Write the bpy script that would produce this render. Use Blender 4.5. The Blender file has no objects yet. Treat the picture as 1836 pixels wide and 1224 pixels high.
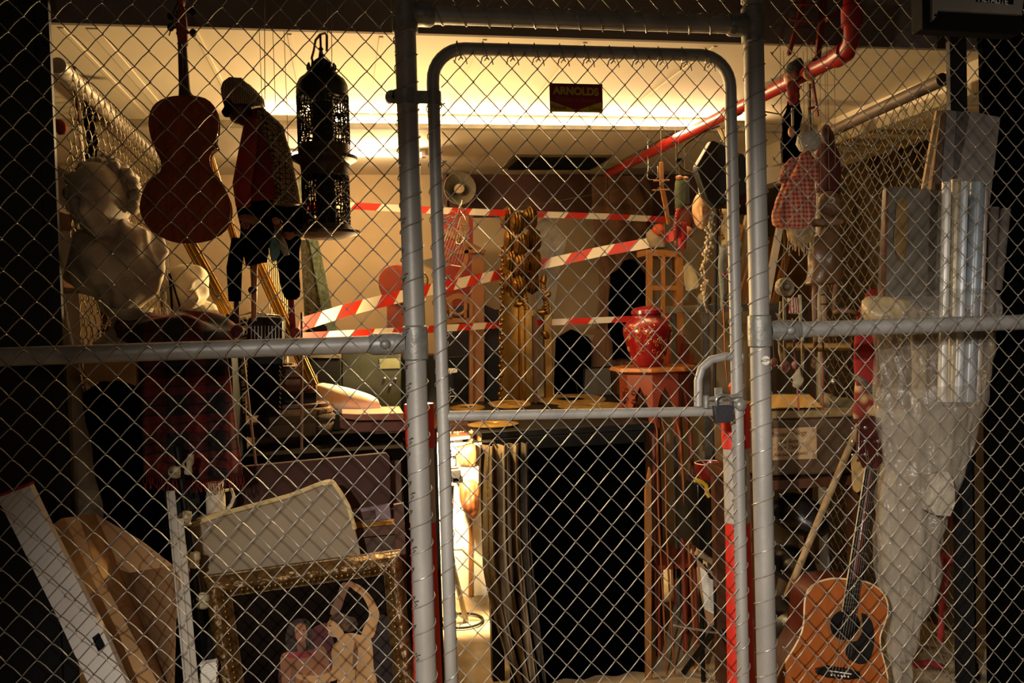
import bpy, bmesh, math, random
from mathutils import Vector, Matrix, noise
random.seed(7)
SC = bpy.context.scene
COL = SC.collection

# ------------------------------------------------------------------ camera
CAMPOS = Vector((0, -2.31, 1.52)); FPX = 1600.0
_yaw, _p, _r = .185, .0294, .029
_F = Vector((math.sin(_yaw)*math.cos(_p), math.cos(_yaw)*math.cos(_p), -math.sin(_p)))
_R0 = Vector((math.cos(_yaw), -math.sin(_yaw), 0)); _U0 = _R0.cross(_F)
_R = _R0*math.cos(_r) - _U0*math.sin(_r); _U = _R0*math.sin(_r) + _U0*math.cos(_r)
cam_d = bpy.data.cameras.new('camera'); cam = bpy.data.objects.new('camera', cam_d); COL.objects.link(cam)
cam_d.sensor_width = 36; cam_d.lens = FPX/1836*36; cam_d.clip_start = .02
_B = -_F
cam.matrix_world = Matrix(((_R.x, _U.x, _B.x, CAMPOS.x), (_R.y, _U.y, _B.y, CAMPOS.y), (_R.z, _U.z, _B.z, CAMPOS.z), (0, 0, 0, 1)))
SC.camera = cam
# ------------------------------------------------------------------ world, exposure, lights
w = bpy.data.worlds.new('night'); SC.world = w; w.use_nodes = True
w.node_tree.nodes['Background'].inputs[0].default_value = (.9, .75, .6, 1)
w.node_tree.nodes['Background'].inputs[1].default_value = .012
SC.view_settings.view_transform = 'Standard'; SC.view_settings.look = 'None'
SC.view_settings.exposure = 0; SC.view_settings.gamma = 1; SC.view_settings.use_curve_mapping = False

def V(x, y, Y):
    d = _F + _R*((x-918)/FPX) + _U*((612-y)/FPX)
    return CAMPOS + d*((Y-CAMPOS.y)/d.y)
def light(name, kind, loc, power, col, target=None, **k):
    d = bpy.data.lights.new(name, kind); d.energy = power; d.color = col
    for a, b in k.items(): setattr(d, a, b)
    o = bpy.data.objects.new(name, d); COL.objects.link(o); o.location = loc
    if target is not None:
        o.rotation_euler = (Vector(target)-Vector(loc)).to_track_quat('-Z', 'Y').to_euler()
    return o
WARM = (1, .66, .33)
# corridor light on the viewer's side of the fence, high on the left and aimed low
light('corridor_lamp', 'SPOT', (-.65, -2.7, 2.0), 540, (1, .90, .78), (1.05, 0, -.05), shadow_soft_size=.03, spot_size=1.26, spot_blend=1.0)
light('corridor_ceiling_lamp', 'SPOT', (1.5, -2.9, 1.9), 75, (1, .90, .80), (1.95, 0, 1.45), shadow_soft_size=.05, spot_size=.8, spot_blend=1.0)  # added fill that brightens the boards and puppets at the upper right
light('corridor_fill_lamp', 'POINT', (-.2, -3.0, 1.9), 9, (1, .80, .62), shadow_soft_size=.05)  # added weak fill so the violin side does not go black
# tube lights of the ceiling battens
light('batten_light', 'AREA', (.75, 1.60, 2.345), 31, WARM, (.75, 1.35, 2.5), shape='RECTANGLE', size=2.2, size_y=.03)
light('batten_down_light', 'AREA', (.82, 1.60, 2.335), 5, WARM, (.9, 1.9, 0), shape='RECTANGLE', size=1.9, size_y=.05)
light('rear_batten_light', 'AREA', (.05, 2.45, 2.33), 13, WARM, (0, 3.0, 1.9), shape='RECTANGLE', size=.8, size_y=.06)
light('rear_batten_glow', 'AREA', (.05, 2.42, 2.335), 14, WARM, (0, 2.3, 2.5), shape='RECTANGLE', size=.8, size_y=.05)
# halogen work lamp behind the left gate post: one beam down the wall, the rest spilling into the room
light('work_lamp_light', 'SPOT', (.45, 1.95, .95), 900, (1, .74, .38), (.60, 2.75, .15), shadow_soft_size=.05, spot_size=1.9, spot_blend=.6)
light('flood_lamp_light', 'POINT', tuple(V(744, 545, 1.16)), 62, (1, .68, .30), shadow_soft_size=.035)

# ------------------------------------------------------------------ helpers
def m(n, x=918, Y=0):                      # n pixels in metres at depth Y near column x
    P = V(x, 600, Y); return n*((P-CAMPOS).dot(_F))/FPX
def hexl(h):
    c = [int(h[i:i+2], 16)/255 for i in (0, 2, 4)]
    return [a/12.92 if a <= .04045 else ((a+.055)/1.055)**2.4 for a in c]
MATS = {}
def mat(name, col, rough=.6, metal=0, ns=20, amt=.25, bump=.0, bs=None, emit=0, alpha=1, trans=0, spec=.5, pattern=None, col2=None, stretch=None, coat=0, p=None):
    if name in MATS: return MATS[name]
    M = bpy.data.materials.new(name); M.use_nodes = True; nt = M.node_tree; N = nt.nodes; L = nt.links
    b = N['Principled BSDF']
    c1 = hexl(col) if isinstance(col, str) else list(col)
    c2 = hexl(col2) if isinstance(col2, str) else ([x*(1-amt) for x in c1])
    tc = N.new('ShaderNodeTexCoord'); mp = N.new('ShaderNodeMapping'); L.new(tc.outputs['Object'], mp.inputs[0])
    if stretch: mp.inputs['Scale'].default_value = stretch
    nz = N.new('ShaderNodeTexNoise'); nz.inputs['Scale'].default_value = ns; nz.inputs['Detail'].default_value = 4
    L.new(mp.outputs[0], nz.inputs[0])
    mx = N.new('ShaderNodeMix'); mx.data_type = 'RGBA'
    mx.inputs[6].default_value = (*c1, 1); mx.inputs[7].default_value = (*c2, 1)
    fac = nz.outputs[0]
    rmp = N.new('ShaderNodeMapRange'); rmp.inputs[1].default_value = .35; rmp.inputs[2].default_value = .65
    if pattern == 'voronoi':
        vz = N.new('ShaderNodeTexVoronoi'); vz.inputs['Scale'].default_value = ns; L.new(mp.outputs[0], vz.inputs[0]); fac = vz.outputs[0]
        rmp.inputs[1].default_value = .15; rmp.inputs[2].default_value = .5
    if pattern == 'wave':
        wz = N.new('ShaderNodeTexWave'); wz.inputs['Scale'].default_value = ns; wz.inputs['Distortion'].default_value = 2.5; L.new(mp.outputs[0], wz.inputs[0]); fac = wz.outputs[1]
    if pattern == 'magic':
        wz = N.new('ShaderNodeTexMagic'); wz.inputs['Scale'].default_value = ns; wz.inputs['Distortion'].default_value = 2; wz.turbulence_depth = 4; L.new(mp.outputs[0], wz.inputs[0]); fac = wz.outputs[1]
        rmp.inputs[1].default_value = .45; rmp.inputs[2].default_value = .55
    if pattern in ('gingham', 'tartan'):
        sp = N.new('ShaderNodeSeparateXYZ'); L.new(mp.outputs[0], sp.inputs[0])
        outs = []
        for ax in (0, 2):
            a = N.new('ShaderNodeMath'); a.operation = 'MULTIPLY'; a.inputs[1].default_value = ns; L.new(sp.outputs[ax], a.inputs[0])
            bb = N.new('ShaderNodeMath'); bb.operation = 'FRACT'; L.new(a.outputs[0], bb.inputs[0])
            g = N.new('ShaderNodeMath'); g.operation = 'GREATER_THAN'; g.inputs[1].default_value = .5; L.new(bb.outputs[0], g.inputs[0])
            outs.append(g)
        s = N.new('ShaderNodeMath'); s.operation = 'ADD'; L.new(outs[0].outputs[0], s.inputs[0]); L.new(outs[1].outputs[0], s.inputs[1])
        if pattern == 'tartan':
            a = N.new('ShaderNodeMath'); a.operation = 'MULTIPLY'; a.inputs[1].default_value = ns*4.1; L.new(sp.outputs[2], a.inputs[0])
            bb = N.new('ShaderNodeMath'); bb.operation = 'FRACT'; L.new(a.outputs[0], bb.inputs[0])
            g = N.new('ShaderNodeMath'); g.operation = 'GREATER_THAN'; g.inputs[1].default_value = .8; L.new(bb.outputs[0], g.inputs[0])
            s2 = N.new('ShaderNodeMath'); s2.operation = 'ADD'; L.new(s.outputs[0], s2.inputs[0]); L.new(g.outputs[0], s2.inputs[1]); s = s2
        fac = s.outputs[0]; rmp.inputs[1].default_value = 0; rmp.inputs[2].default_value = 2
    L.new(fac, rmp.inputs[0]); L.new(rmp.outputs[0], mx.inputs[0])
    L.new(mx.outputs[2], b.inputs['Base Color'])
    b.inputs['Roughness'].default_value = rough; b.inputs['Metallic'].default_value = metal
    b.inputs['Specular IOR Level'].default_value = spec
    b.inputs['Coat Weight'].default_value = coat
    b.inputs['Coat Roughness'].default_value = .08
    b.inputs['Alpha'].default_value = alpha
    b.inputs['Transmission Weight'].default_value = trans
    if emit:
        b.inputs['Emission Color'].default_value = (*c1, 1); b.inputs['Emission Strength'].default_value = emit
    if bump:
        bn = N.new('ShaderNodeBump'); bn.inputs['Strength'].default_value = bump; bn.inputs['Distance'].default_value = .01
        if bs:
            n2 = N.new('ShaderNodeTexNoise'); n2.inputs['Scale'].default_value = bs; n2.inputs['Detail'].default_value = 5; L.new(tc.outputs['Object'], n2.inputs[0]); L.new(n2.outputs[0], bn.inputs['Height'])
        else: L.new(fac, bn.inputs['Height'])
        L.new(bn.outputs[0], b.inputs['Normal'])
    MATS[name] = M; return M

def tag(o, label, cat, group=None, kind=None):
    o['label'] = label; o['category'] = cat
    if group: o['group'] = group
    if kind: o['kind'] = kind
    return o
def thing(name, label, cat, loc=(0, 0, 0), group=None):
    o = bpy.data.objects.new(name, None); COL.objects.link(o); o.location = loc; o.empty_display_size = .05
    return tag(o, label, cat, group)
def root_loc(p):
    l = Vector((0, 0, 0))
    while p is not None: l += p.location; p = p.parent
    return l
def rotm(rx=0, ry=0, rz=0):
    return (Matrix.Rotation(rz, 4, 'Z') @ Matrix.Rotation(ry, 4, 'Y') @ Matrix.Rotation(rx, 4, 'X'))
class MB:
    def __init__(s): s.v = []; s.f = []; s.pieces = []
    def add(s, vs, fs):
        s.pieces.append((list(vs), list(fs)))
        o = len(s.v); s.v += [Vector(a) for a in vs]; s.f += [tuple(i+o for i in f) for f in fs]; return s
    def box(s, c, d, rot=None):
        c = Vector(c); R = rot or Matrix.Identity(4)
        vs = [c + R @ Vector((sx*d[0]/2, sy*d[1]/2, sz*d[2]/2)) for sx in (-1, 1) for sy in (-1, 1) for sz in (-1, 1)]
        return s.add(vs, [(0, 1, 3, 2), (4, 6, 7, 5), (0, 4, 5, 1), (2, 3, 7, 6), (0, 2, 6, 4), (1, 5, 7, 3)])
    def tube(s, pts, r, n=8, cap=True, closed=False, flat=1):
        pts = [Vector(p) for p in pts]; k = len(pts)
        rs = r if isinstance(r, (list, tuple)) else [r]*k
        vs = []; up = None
        for i, p in enumerate(pts):
            a = pts[i-1] if (i or closed) else p; b = pts[(i+1) % k] if (i < k-1 or closed) else p
            t = (b-a)
            t = t.normalized() if t.length > 1e-9 else Vector((0, 0, 1))
            if up is None:
                up = Vector((0, 1, 0)) if abs(t.y) < .9 else Vector((1, 0, 0))
            x = up - t*up.dot(t)
            x = x.normalized() if x.length > 1e-6 else t.orthogonal().normalized()
            up = x; y = t.cross(x)
            for j in range(n):
                a_ = 2*math.pi*j/n; vs.append(p + (x*math.cos(a_)*flat + y*math.sin(a_))*rs[i])
        fs = []
        for i in range(k if closed else k-1):
            for j in range(n):
                fs.append((i*n+j, i*n+(j+1) % n, ((i+1) % k)*n+(j+1) % n, ((i+1) % k)*n+j))
        if cap and not closed: fs += [tuple(range(n))[::-1], tuple((k-1)*n+j for j in range(n))]
        return s.add(vs, fs)
    def prism(s, out, ext):
        out = [Vector(p) for p in out]; e = Vector(ext); n = len(out)
        return s.add(out+[p+e for p in out], [tuple(range(n)), tuple(range(2*n-1, n-1, -1))]+[(i, i+n, (i+1) % n+n, (i+1) % n) for i in range(n)])
    def dome(s, out, h, ext, rings=5):        # outline, dome vector h towards the front, body extruded by ext behind
        out = [Vector(p) for p in out]; n = len(out); c = sum(out, Vector())/n; h = Vector(h); vs = []
        for k in range(rings):
            t = k/rings
            vs += [p.lerp(c, t) + h*(1-(1-t)**2.5 if t else 0) for p in out]
        vs.append(c+h); ci = len(vs)-1; fs = []
        for k in range(rings-1):
            for i in range(n): fs.append((k*n+i, k*n+(i+1) % n, (k+1)*n+(i+1) % n, (k+1)*n+i))
        for i in range(n): fs.append(((rings-1)*n+i, (rings-1)*n+(i+1) % n, ci))
        b = len(vs); vs += [p+Vector(ext) for p in out]
        fs += [(i, b+i, b+(i+1) % n, (i+1) % n) for i in range(n)] + [tuple(range(b, b+n))]
        return s.add(vs, fs)
    def lathe(s, c, prof, n=24, rot=None, sx=1, sy=1, wob=0, a0=0, a1=2*math.pi, cap=True):
        c = Vector(c); R = rot or Matrix.Identity(4); vs = []; full = abs(a1-a0-2*math.pi) < 1e-6; nn = n if full else n+1
        for (r, z) in prof:
            for j in range(nn):
                a = a0+(a1-a0)*j/n; rr = r*(1+wob*math.sin(a*7+z*3))
                vs.append(c + R @ Vector((rr*math.cos(a)*sx, rr*math.sin(a)*sy, z)))
        k = len(prof); fs = []
        for i in range(k-1):
            for j in range(n): fs.append((i*nn+j, i*nn+(j+1) % nn, (i+1)*nn+(j+1) % nn, (i+1)*nn+j))
        if full and cap:
            if prof[0][0] > 1e-5: fs.append(tuple(range(n))[::-1])
            if prof[-1][0] > 1e-5: fs.append(tuple((k-1)*n+j for j in range(n)))
        return s.add(vs, fs)
    def ell(s, c, rad, n=16, k=10, rot=None, fn=None):
        c = Vector(c); R = rot or Matrix.Identity(4); vs = []
        if isinstance(rad, (int, float)): rad = (rad,)*3
        for i in range(k+1):
            ph = math.pi*i/k
            for j in range(n):
                a = 2*math.pi*j/n; d = Vector((math.sin(ph)*math.cos(a), math.sin(ph)*math.sin(a), math.cos(ph)))
                q = Vector((d.x*rad[0], d.y*rad[1], d.z*rad[2]))
                if fn: q = fn(d, q)
                vs.append(c + R @ q)
        fs = [(i*n+j, (i+1)*n+j, (i+1)*n+(j+1) % n, i*n+(j+1) % n) for i in range(k) for j in range(n)]
        return s.add(vs, fs)
    def grid(s, fn, nu, nv):
        vs = [fn(i/nu, j/nv) for i in range(nu+1) for j in range(nv+1)]
        return s.add(vs, [(i*(nv+1)+j, (i+1)*(nv+1)+j, (i+1)*(nv+1)+j+1, i*(nv+1)+j+1) for i in range(nu) for j in range(nv)])
    def torus(s, c, R, r, n=24, k=8, rot=None, arc=2*math.pi, a0=0):
        c = Vector(c); M = rot or Matrix.Identity(4)
        full = abs(arc-2*math.pi) < 1e-6
        pts = [c + M @ Vector((R*math.cos(a0+arc*i/n), 0, R*math.sin(a0+arc*i/n))) for i in range(n if full else n+1)]
        return s.tube(pts, r, k, closed=full)
    def build(s, name, material, parent=None, sharp=40, bevel=0, solid=0, sub=0):
        me = bpy.data.meshes.new(name); off = root_loc(parent)
        me.from_pydata([a-off for a in s.v], [], s.f); me.update()
        bm = bmesh.new(); bm.from_mesh(me); bmesh.ops.remove_doubles(bm, verts=bm.verts, dist=1e-6)
        bmesh.ops.recalc_face_normals(bm, faces=bm.faces); bm.to_mesh(me); bm.free()
        for pl in me.polygons: pl.use_smooth = True
        me.set_sharp_from_angle(angle=math.radians(sharp))
        me.materials.append(material); o = bpy.data.objects.new(name, me); COL.objects.link(o); o.parent = parent
        if solid: md = o.modifiers.new('thickness', 'SOLIDIFY'); md.thickness = solid; md.offset = 0
        if bevel: md = o.modifiers.new('bevel', 'BEVEL'); md.width = bevel; md.segments = 2; md.limit_method = 'ANGLE'
        if sub: md = o.modifiers.new('sub', 'SUBSURF'); md.levels = sub; md.render_levels = sub
        return o
def build_each(mb, name, material, parent=None, **k):     # every piece a part of its own
    for vs, fs in mb.pieces: MB().add(vs, fs).build(name, material, parent, **k)
def hang(t, x, y, Y, dx=0, top=2.39, n=1):               # cotton strings up to the ceiling or bulkhead
    for i in range(n):
        P = V(x+dx*i, y, Y); MB().tube([P, Vector((P.x, P.y, top))], .0009, 5).build('string', string_m, t)
def foot(x, Y, z=0):                                      # pixel row where a plumb line at column x, depth Y meets height z
    a, b = 0, 4000
    for _ in range(40):
        c = (a+b)/2
        if V(x, c, Y).z > z: a = c
        else: b = c
    return a
def PO(out, Y): return [V(x, y, Y) for x, y in out]
def text(name, body, x, y, Y, wpx, material, parent, bold=0, ital=0, hscale=1, lean=0, ext=.0004):
    c = bpy.data.curves.new(name, 'FONT'); c.body = body; c.size = 1; c.extrude = 0; c.offset = bold; c.shear = ital
    o = bpy.data.objects.new(name, c); COL.objects.link(o)
    dg = bpy.context.evaluated_depsgraph_get(); dg.update(); me = bpy.data.meshes.new_from_object(o.evaluated_get(dg))
    bpy.data.objects.remove(o)
    xs = [v.co.x for v in me.vertices]; wd = max(xs)-min(xs); x0 = min(xs)
    k = m(wpx, x, Y)/wd; P = V(x, y, Y) - root_loc(parent)
    for v in me.vertices:
        a = (v.co.x-x0)*k; b = v.co.y*k*hscale
        v.co = Vector((P.x+a*math.cos(lean), P.y-ext, P.z+b+a*math.sin(lean)))
    me.materials.clear(); me.materials.append(material)
    o = bpy.data.objects.new(name, me); COL.objects.link(o); o.parent = parent; return o
def copy_tree(o, parent=None):
    c = o.copy(); COL.objects.link(c)
    if parent is not None: c.parent = parent
    for ch in list(o.children): copy_tree(ch, c)
    return c
def face(d, q, s=1):
    # d: unit direction, front is -y
    def g(cx, cz, w, hh): return math.exp(-((d.x-cx)/w)**2-((d.z-cz)/hh)**2) if d.y < 0 else 0
    k = .20*g(0, -.12, .10, .22) - .10*(g(.33, .12, .16, .10)+g(-.33, .12, .16, .10)) + .05*(g(.33, .32, .25, .08)+g(-.33, .32, .25, .08)) \
        + .07*g(0, -.50, .2, .05) + .05*g(0, -.60, .2, .05) - .04*g(0, -.55, .3, .025) + .09*g(0, -.82, .2, .12) + .04*(g(.45, -.3, .2, .2)+g(-.45, -.3, .2, .2))
    t = 1 + min(0, d.z)*.28
    return Vector((q.x*t, q.y*(1+k*s), q.z))

# ------------------------------------------------------------------ materials
galv = mat('galvanised_steel', 'A09C96', .5, .25, 14, .25, .08, 60, stretch=(1, 1, .25))
wire_m = mat('galvanised_wire', '9E988E', .4, .45, 60, .2)
weld = mat('cast_fitting', '8C8A84', .45, .35, 40, .3, .3, 40)
blackm = mat('matt_black', '080706', .8, 0, 20, .3, spec=.2)
black_sat = mat('satin_black', '0A0908', .5, 0, 20, .3, spec=.25)
black_cloth = mat('black_cloth', '030303', 1, 0, 30, .4, .3, 50, spec=.0)
ceil_m = mat('ceiling_paint', 'D0C4AC', .7, 0, 3, .06, .02, 8)
wall_m = mat('cream_wall_paint', '9C8868', .8, 0, 4, .12, .05, 12)
bulk_m = mat('bulkhead_paint', '6E6258', .8, 0, 3, .15)
concrete = mat('concrete_floor', '9A8464', .85, 0, 6, .35, .2, 30)
plaster = mat('white_plaster', 'D8CCB0', .6, 0, 9, .25, .15, 25)
plaster_old = mat('stained_plaster', 'B9AC96', .65, 0, 12, .5, .25, 20)
gold = mat('gilded_wood', 'B8883A', .3, .85, 25, .35, .3, 40)
goldtube = mat('old_brass', 'A67C34', .32, .9, 15, .35, .1, 20)
wood = mat('honey_wood', '94602C', .45, 0, 8, .35, .08, None, pattern='wave', stretch=(6, 6, .6))
wood_d = mat('dark_wood', '4A2A16', .45, 0, 8, .35, .05)
redwood = mat('red_stained_wood', '7E2F16', .4, 0, 10, .3)
plastic_w = mat('clear_wrap', 'B4AA9A', .16, 0, 14, .12, .8, 30, alpha=.24, spec=1.0)
red_p = mat('red_paint', '8E160E', .4, 0, 8, .15)
white_p = mat('white_plastic', 'DAD2C2', .45, 0, 8, .08)
tape_r = mat('tape_red', 'C42A1A', .4, 0, 10, .08); tape_w = mat('tape_white', 'E6DCC8', .4, 0, 10, .06)
card = mat('brown_card', 'A07A50', .85, 0, 5, .2, .05, 20)
cream = mat('cream_cloth', '8C7C64', .85, 0, 5, .2, .2, 12)
skin = mat('painted_flesh', 'A86C48', .5, 0, 20, .2)
red_cloth = mat('red_cloth', '7E1610', .85, 0, 20, .3, .2, 40)
dark_red = mat('oxblood_cloth', '48100C', .8, 0, 20, .3, .2, 40)
string_m = mat('cotton_string', '6A5A42', .8)
screw = mat('bright_steel', 'C8C4BC', .2, .9, 20, .1)
paper = mat('paper', 'D8D2C4', .8, 0, 5, .05)
# ================================================================== THE SETTING
H = 2.40
def struct(name, mb, mt, **k):
    o = mb.build(name, mt, **k); o['kind'] = 'structure'; return o
struct('floor', MB().box((.6, .9, -.05), (6.4, 5.6, .1)), concrete)
struct('ceiling', MB().box((.6, 1.93, H+.05), (4.6, 2.9, .1)), ceil_m)
struct('wall_back', MB().box((.6, 3.28, 1.2), (4.6, .12, 2.4)), wall_m)
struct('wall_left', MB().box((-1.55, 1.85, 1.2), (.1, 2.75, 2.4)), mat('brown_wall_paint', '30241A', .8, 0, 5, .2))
struct('wall_right', MB().box((2.75, 1.85, 1.2), (.1, 2.75, 2.4)), mat('shadowy_brown_wall', '3C3026', .85, 0, 5, .2))  # even dark brown wall
struct('trim_bulkhead', MB().box((.6, .487, H+.45-.001), (4.6, .02, .9), rotm()), bulk_m)
# ceiling panel joints, a cable duct running across, and the soffit on the right
for i, X in enumerate((-.785, -.70, -.41, -.135, .143, .47, .80, 1.25)):
    struct('trim_ceiling_joint_%d' % (i+1), MB().box((X, 1.12, H-.002), (.014 if i != 1 else .03, 1.2, .004)), ceil_m, bevel=.001)
struct('trim_cable_duct', MB().box((.6, 1.76, H-.0125), (4.2, .05, .025)), mat('duct_paint', 'A89C84', .6))
struct('trim_soffit', MB().box((2.5, 1.9, H-.06), (.42, 2.7, .12)), ceil_m)
struct('trim_wall_band', MB().box((1.62, 3.21, 2.27), (2.0, .03, .26)), mat('brown_band_paint', '4A2A1A', .7))  # darker brown along the top of the rear wall
struct('trim_wall_post', MB().box((.62, 3.19, 1.2), (.05, .06, 2.4)), wood_d)
# left and right reveals of the opening
lw = mat('black_steel_column', '0B0A09', .6, .2, 8, .3)
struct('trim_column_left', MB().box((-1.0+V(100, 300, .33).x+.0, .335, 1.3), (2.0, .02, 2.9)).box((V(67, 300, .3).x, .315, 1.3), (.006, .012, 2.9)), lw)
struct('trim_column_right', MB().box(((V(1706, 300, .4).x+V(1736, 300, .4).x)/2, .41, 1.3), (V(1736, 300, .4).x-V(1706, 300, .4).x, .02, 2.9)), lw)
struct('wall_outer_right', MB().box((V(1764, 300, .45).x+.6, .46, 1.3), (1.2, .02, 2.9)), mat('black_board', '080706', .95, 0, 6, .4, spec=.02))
# ================================================================== THE FENCE
def chain_mesh(x0, x1, z0, z1, ax, az, px_, pz, y, clip=None, r=.00145, amp=.0042):
    # each wire is a flattened helix: one leg of every zig-zag in front, the other behind
    mb = MB(); c0 = math.floor((x0-ax)/(px_/2)); c1 = math.ceil((x1-ax)/(px_/2)); hz = pz/2
    for c in range(c0, c1):
        xa = ax+c*px_/2; xb = xa+px_/2; wob = random.uniform(-.0008, .0008)
        k0 = math.floor((z0-az)/hz); k1 = math.ceil((z1-az)/hz)
        segs = [[]]
        for k in range(k0, k1):
            odd = (k+c) % 2
            xs, xe = (xa, xb) if odd == 0 else (xb, xa)
            side = -1 if odd == 0 else 1
            for t, dy in ((0, 0), (.12, .9), (.5, 1.25), (.88, .9)):
                bow = .0016*math.sin(math.pi*t)
                x = xs+(xe-xs)*t; z = az+(k+t)*hz + bow
                over = .0016*(1 if xs > xe else -1) if t == 0 else 0
                p = Vector((x+over+wob, y+side*amp*dy, z))
                ok = (x0-.002 <= x <= x1+.002) and (z0-.004 <= z <= z1+.004) and (clip is None or clip(x, z))
                if ok: segs[-1].append(p)
                elif segs[-1]: segs.append([])
        for sg in segs:
            if len(sg) > 1: mb.tube(sg, r, 5)
    return mb
def lacing(mb, c0, c1, R, turns, r=.0016, slope=.035, seed=0):
    # tie wire spiralling round a pipe from c0 to c1
    rnd = random.Random(seed); c0 = Vector(c0); c1 = Vector(c1); t = (c1-c0).normalized()
    u = Vector((0, 1, 0)); v = t.cross(u); pts = []; n = turns*14; L = (c1-c0).length
    for i in range(n+1):
        a = 2*math.pi*i/14; pts.append(c0+t*(L*i/n)+(u*math.cos(a)+v*math.sin(a))*(R+r*1.2+.002*rnd.random()))
    mb.tube(pts, r, 5)
LX, RX = .178, 1.133; PR = .0275
def post(x, label, seed):
    t = thing('fence_post', label, 'fence post', (x, 0, 0))
    mb = MB().tube([(x, 0, 0), (x, 0, 2.75)], PR, 28); mb.build('post_tube', galv, t)
    mb = MB()
    for z, k in ((2.297, .05), (1.456, .045)):
        mb.lathe((x, 0, z), [(PR+.0, -k), (PR+.005, -k+.004), (PR+.006, 0), (PR+.005, k-.004), (PR, k)], 28)
    build_each(mb, 'weld_collar', weld, t)
    mb = MB(); lacing(mb, (x, 0, .05), (x, 0, 2.7), PR, 38, seed=seed); mb.build('lacing_wire', wire_m, t)
    return t
pl_ = post(LX, 'galvanised fence post left of the gate, wound with lacing wire', 3)
pr_ = post(RX, 'galvanised fence post right of the gate with a small round sticker', 8)
st = MB().lathe((V(1373, 646, -PR-.001).x, -PR-.0005, V(1373, 646, -PR).z), [(.0, 0), (.0125, 0), (.0125, .001), (0, .001)], 28, rotm(math.pi/2)).build('round_sticker', paper, pr_)
st['label'] = 'small round white sticker'
text('sticker_lettering', 'AC295', 1364, 649, -PR-.002, 18, blackm, pr_, bold=.02, lean=.08)
# header rail over the gate
t = thing('header_rail', 'horizontal galvanised pipe above the gate between the two posts', 'fence rail', (.65, 0, 2.297))
MB().tube([(LX, 0, 2.297), (RX, 0, 2.297)], .024, 24).build('rail_tube', galv, t)
mb = MB()
for a, b in ((LX+.02, LX+.075), (RX-.075, RX-.02)): mb.tube([(a, 0, 2.297), (a+.01, 0, 2.297), (b-.01, 0, 2.297), (b, 0, 2.297)], [.026, .031, .031, .026], 24)
mb.tube([(RX-.06, -.02, 2.275), (RX-.075, -.04, 2.268)], [.006, .009], 10)
build_each(mb, 'pipe_clamp', weld, t)
mb = MB(); lacing(mb, (LX+.05, 0, 2.297), (RX-.05, 0, 2.297), .024, 14, seed=5); mb.build('lacing_wire', wire_m, t)
# panels of mesh
def panel(name, label, x0, x1, ax, az, px_, pz, rail=None, z0=.03, z1=2.75, sgn=1):
    t = thing(name, label, 'fence panel', ((x0+x1)/2, 0, 0))
    chain_mesh(x0, x1, z0, z1, ax, az, px_, pz, -.034).build('chain_link_mesh', wire_m, t, sharp=80)
    if rail:
        z = rail; MB().tube([(x0, 0, z), (x1, 0, z)], .0225, 24).build('mid_rail', galv, t)
        e = x1 if sgn > 0 else x0
        mb = MB().tube([(e-.09*sgn, 0, z), (e-.08*sgn, 0, z), (e-.03*sgn, 0, z), (e, 0, z)], [.0235, .028, .029, .026], 22)
        mb.ell((e-.05*sgn, -.03, z), (.014, .009, .012), 14, 8); mb.build('rail_clamp', weld, t)
    return t
panel('chain_link_fence', 'chain link fence panel with mid rail left of the gate', -1.15, LX-.028, -.540, 2.213, .0686, .0740, 1.456, sgn=1)
panel('chain_link_fence', 'chain link fence panel with mid rail right of the gate, in front of the guitar', RX+.028, 2.55, 1.334, 2.318, .0655, .0712, 1.456, sgn=-1)
panel('transom_mesh', 'strip of chain link mesh above the gate header rail', LX+.028, RX-.028, .485, 2.124+.074*2, .068, .0735, None, z0=2.30)
# mesh end knots twisted to the post beside the gate
mb = MB()
for i in range(12):
    z = 2.18-.0735*2*i if i < 2 else 2.18-.0735*i*1.9
    mb.tube([(LX-.03, -.034, z), (LX-.024, -.04, z+.006), (LX-.03, -.03, z+.01), (LX-.018, -.036, z+.014)], .0016, 5)
build_each(mb, 'wire_knot', wire_m, pl_)
# the gate
GL, GR, GT = .245, 1.062, 2.212; gr_ = .0165
gate = thing('gate', 'arched pipe gate filled with chain link mesh between the two posts', 'gate', ((GL+GR)/2, 0, .05))
pts = [(GL, 0, .06), (GL, 0, GT-.09)] + [(GL+.085*(1-math.cos(a)), 0, GT-.085+.085*math.sin(a)) for a in [math.pi/2*i/8 for i in range(1, 9)]]
pts += [(GR-.085+.085*math.sin(a), 0, GT-.085+.085*math.cos(a)) for a in [math.pi/2*i/8 for i in range(0, 9)]] + [(GR, 0, .06)]
MB().tube(pts, gr_, 20).tube([(GL, 0, .08), (GR, 0, .08)], gr_, 16).build('gate_frame', galv, gate)
MB().tube([(GL+.01, 0, 1.262), (GR-.10, 0, 1.240), (GR-.005, 0, 1.238)], .0135, 18).build('mid_rail', galv, gate)
def inside(x, z):
    if x < GL+.014 or x > GR-.014: return False
    for cx in (GL+.085, GR-.085):
        if z > GT-.085 and ((cx < .6 and x < cx) or (cx > .6 and x > cx)):
            return math.hypot(x-cx, z-(GT-.085)) < .07
    return True
def hole(x, z):
    return inside(x, z) and not (x > .945 and 1.245 < z < 1.385)
chain_mesh(GL, GR, .09, GT-.012, .485, 2.124, .068, .0735, -.012, hole).build('chain_link_mesh', wire_m, gate, sharp=80)
mb = MB()                                   # bent wire ends hanging under the top bar
x = .485-.068*3+.034
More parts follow.
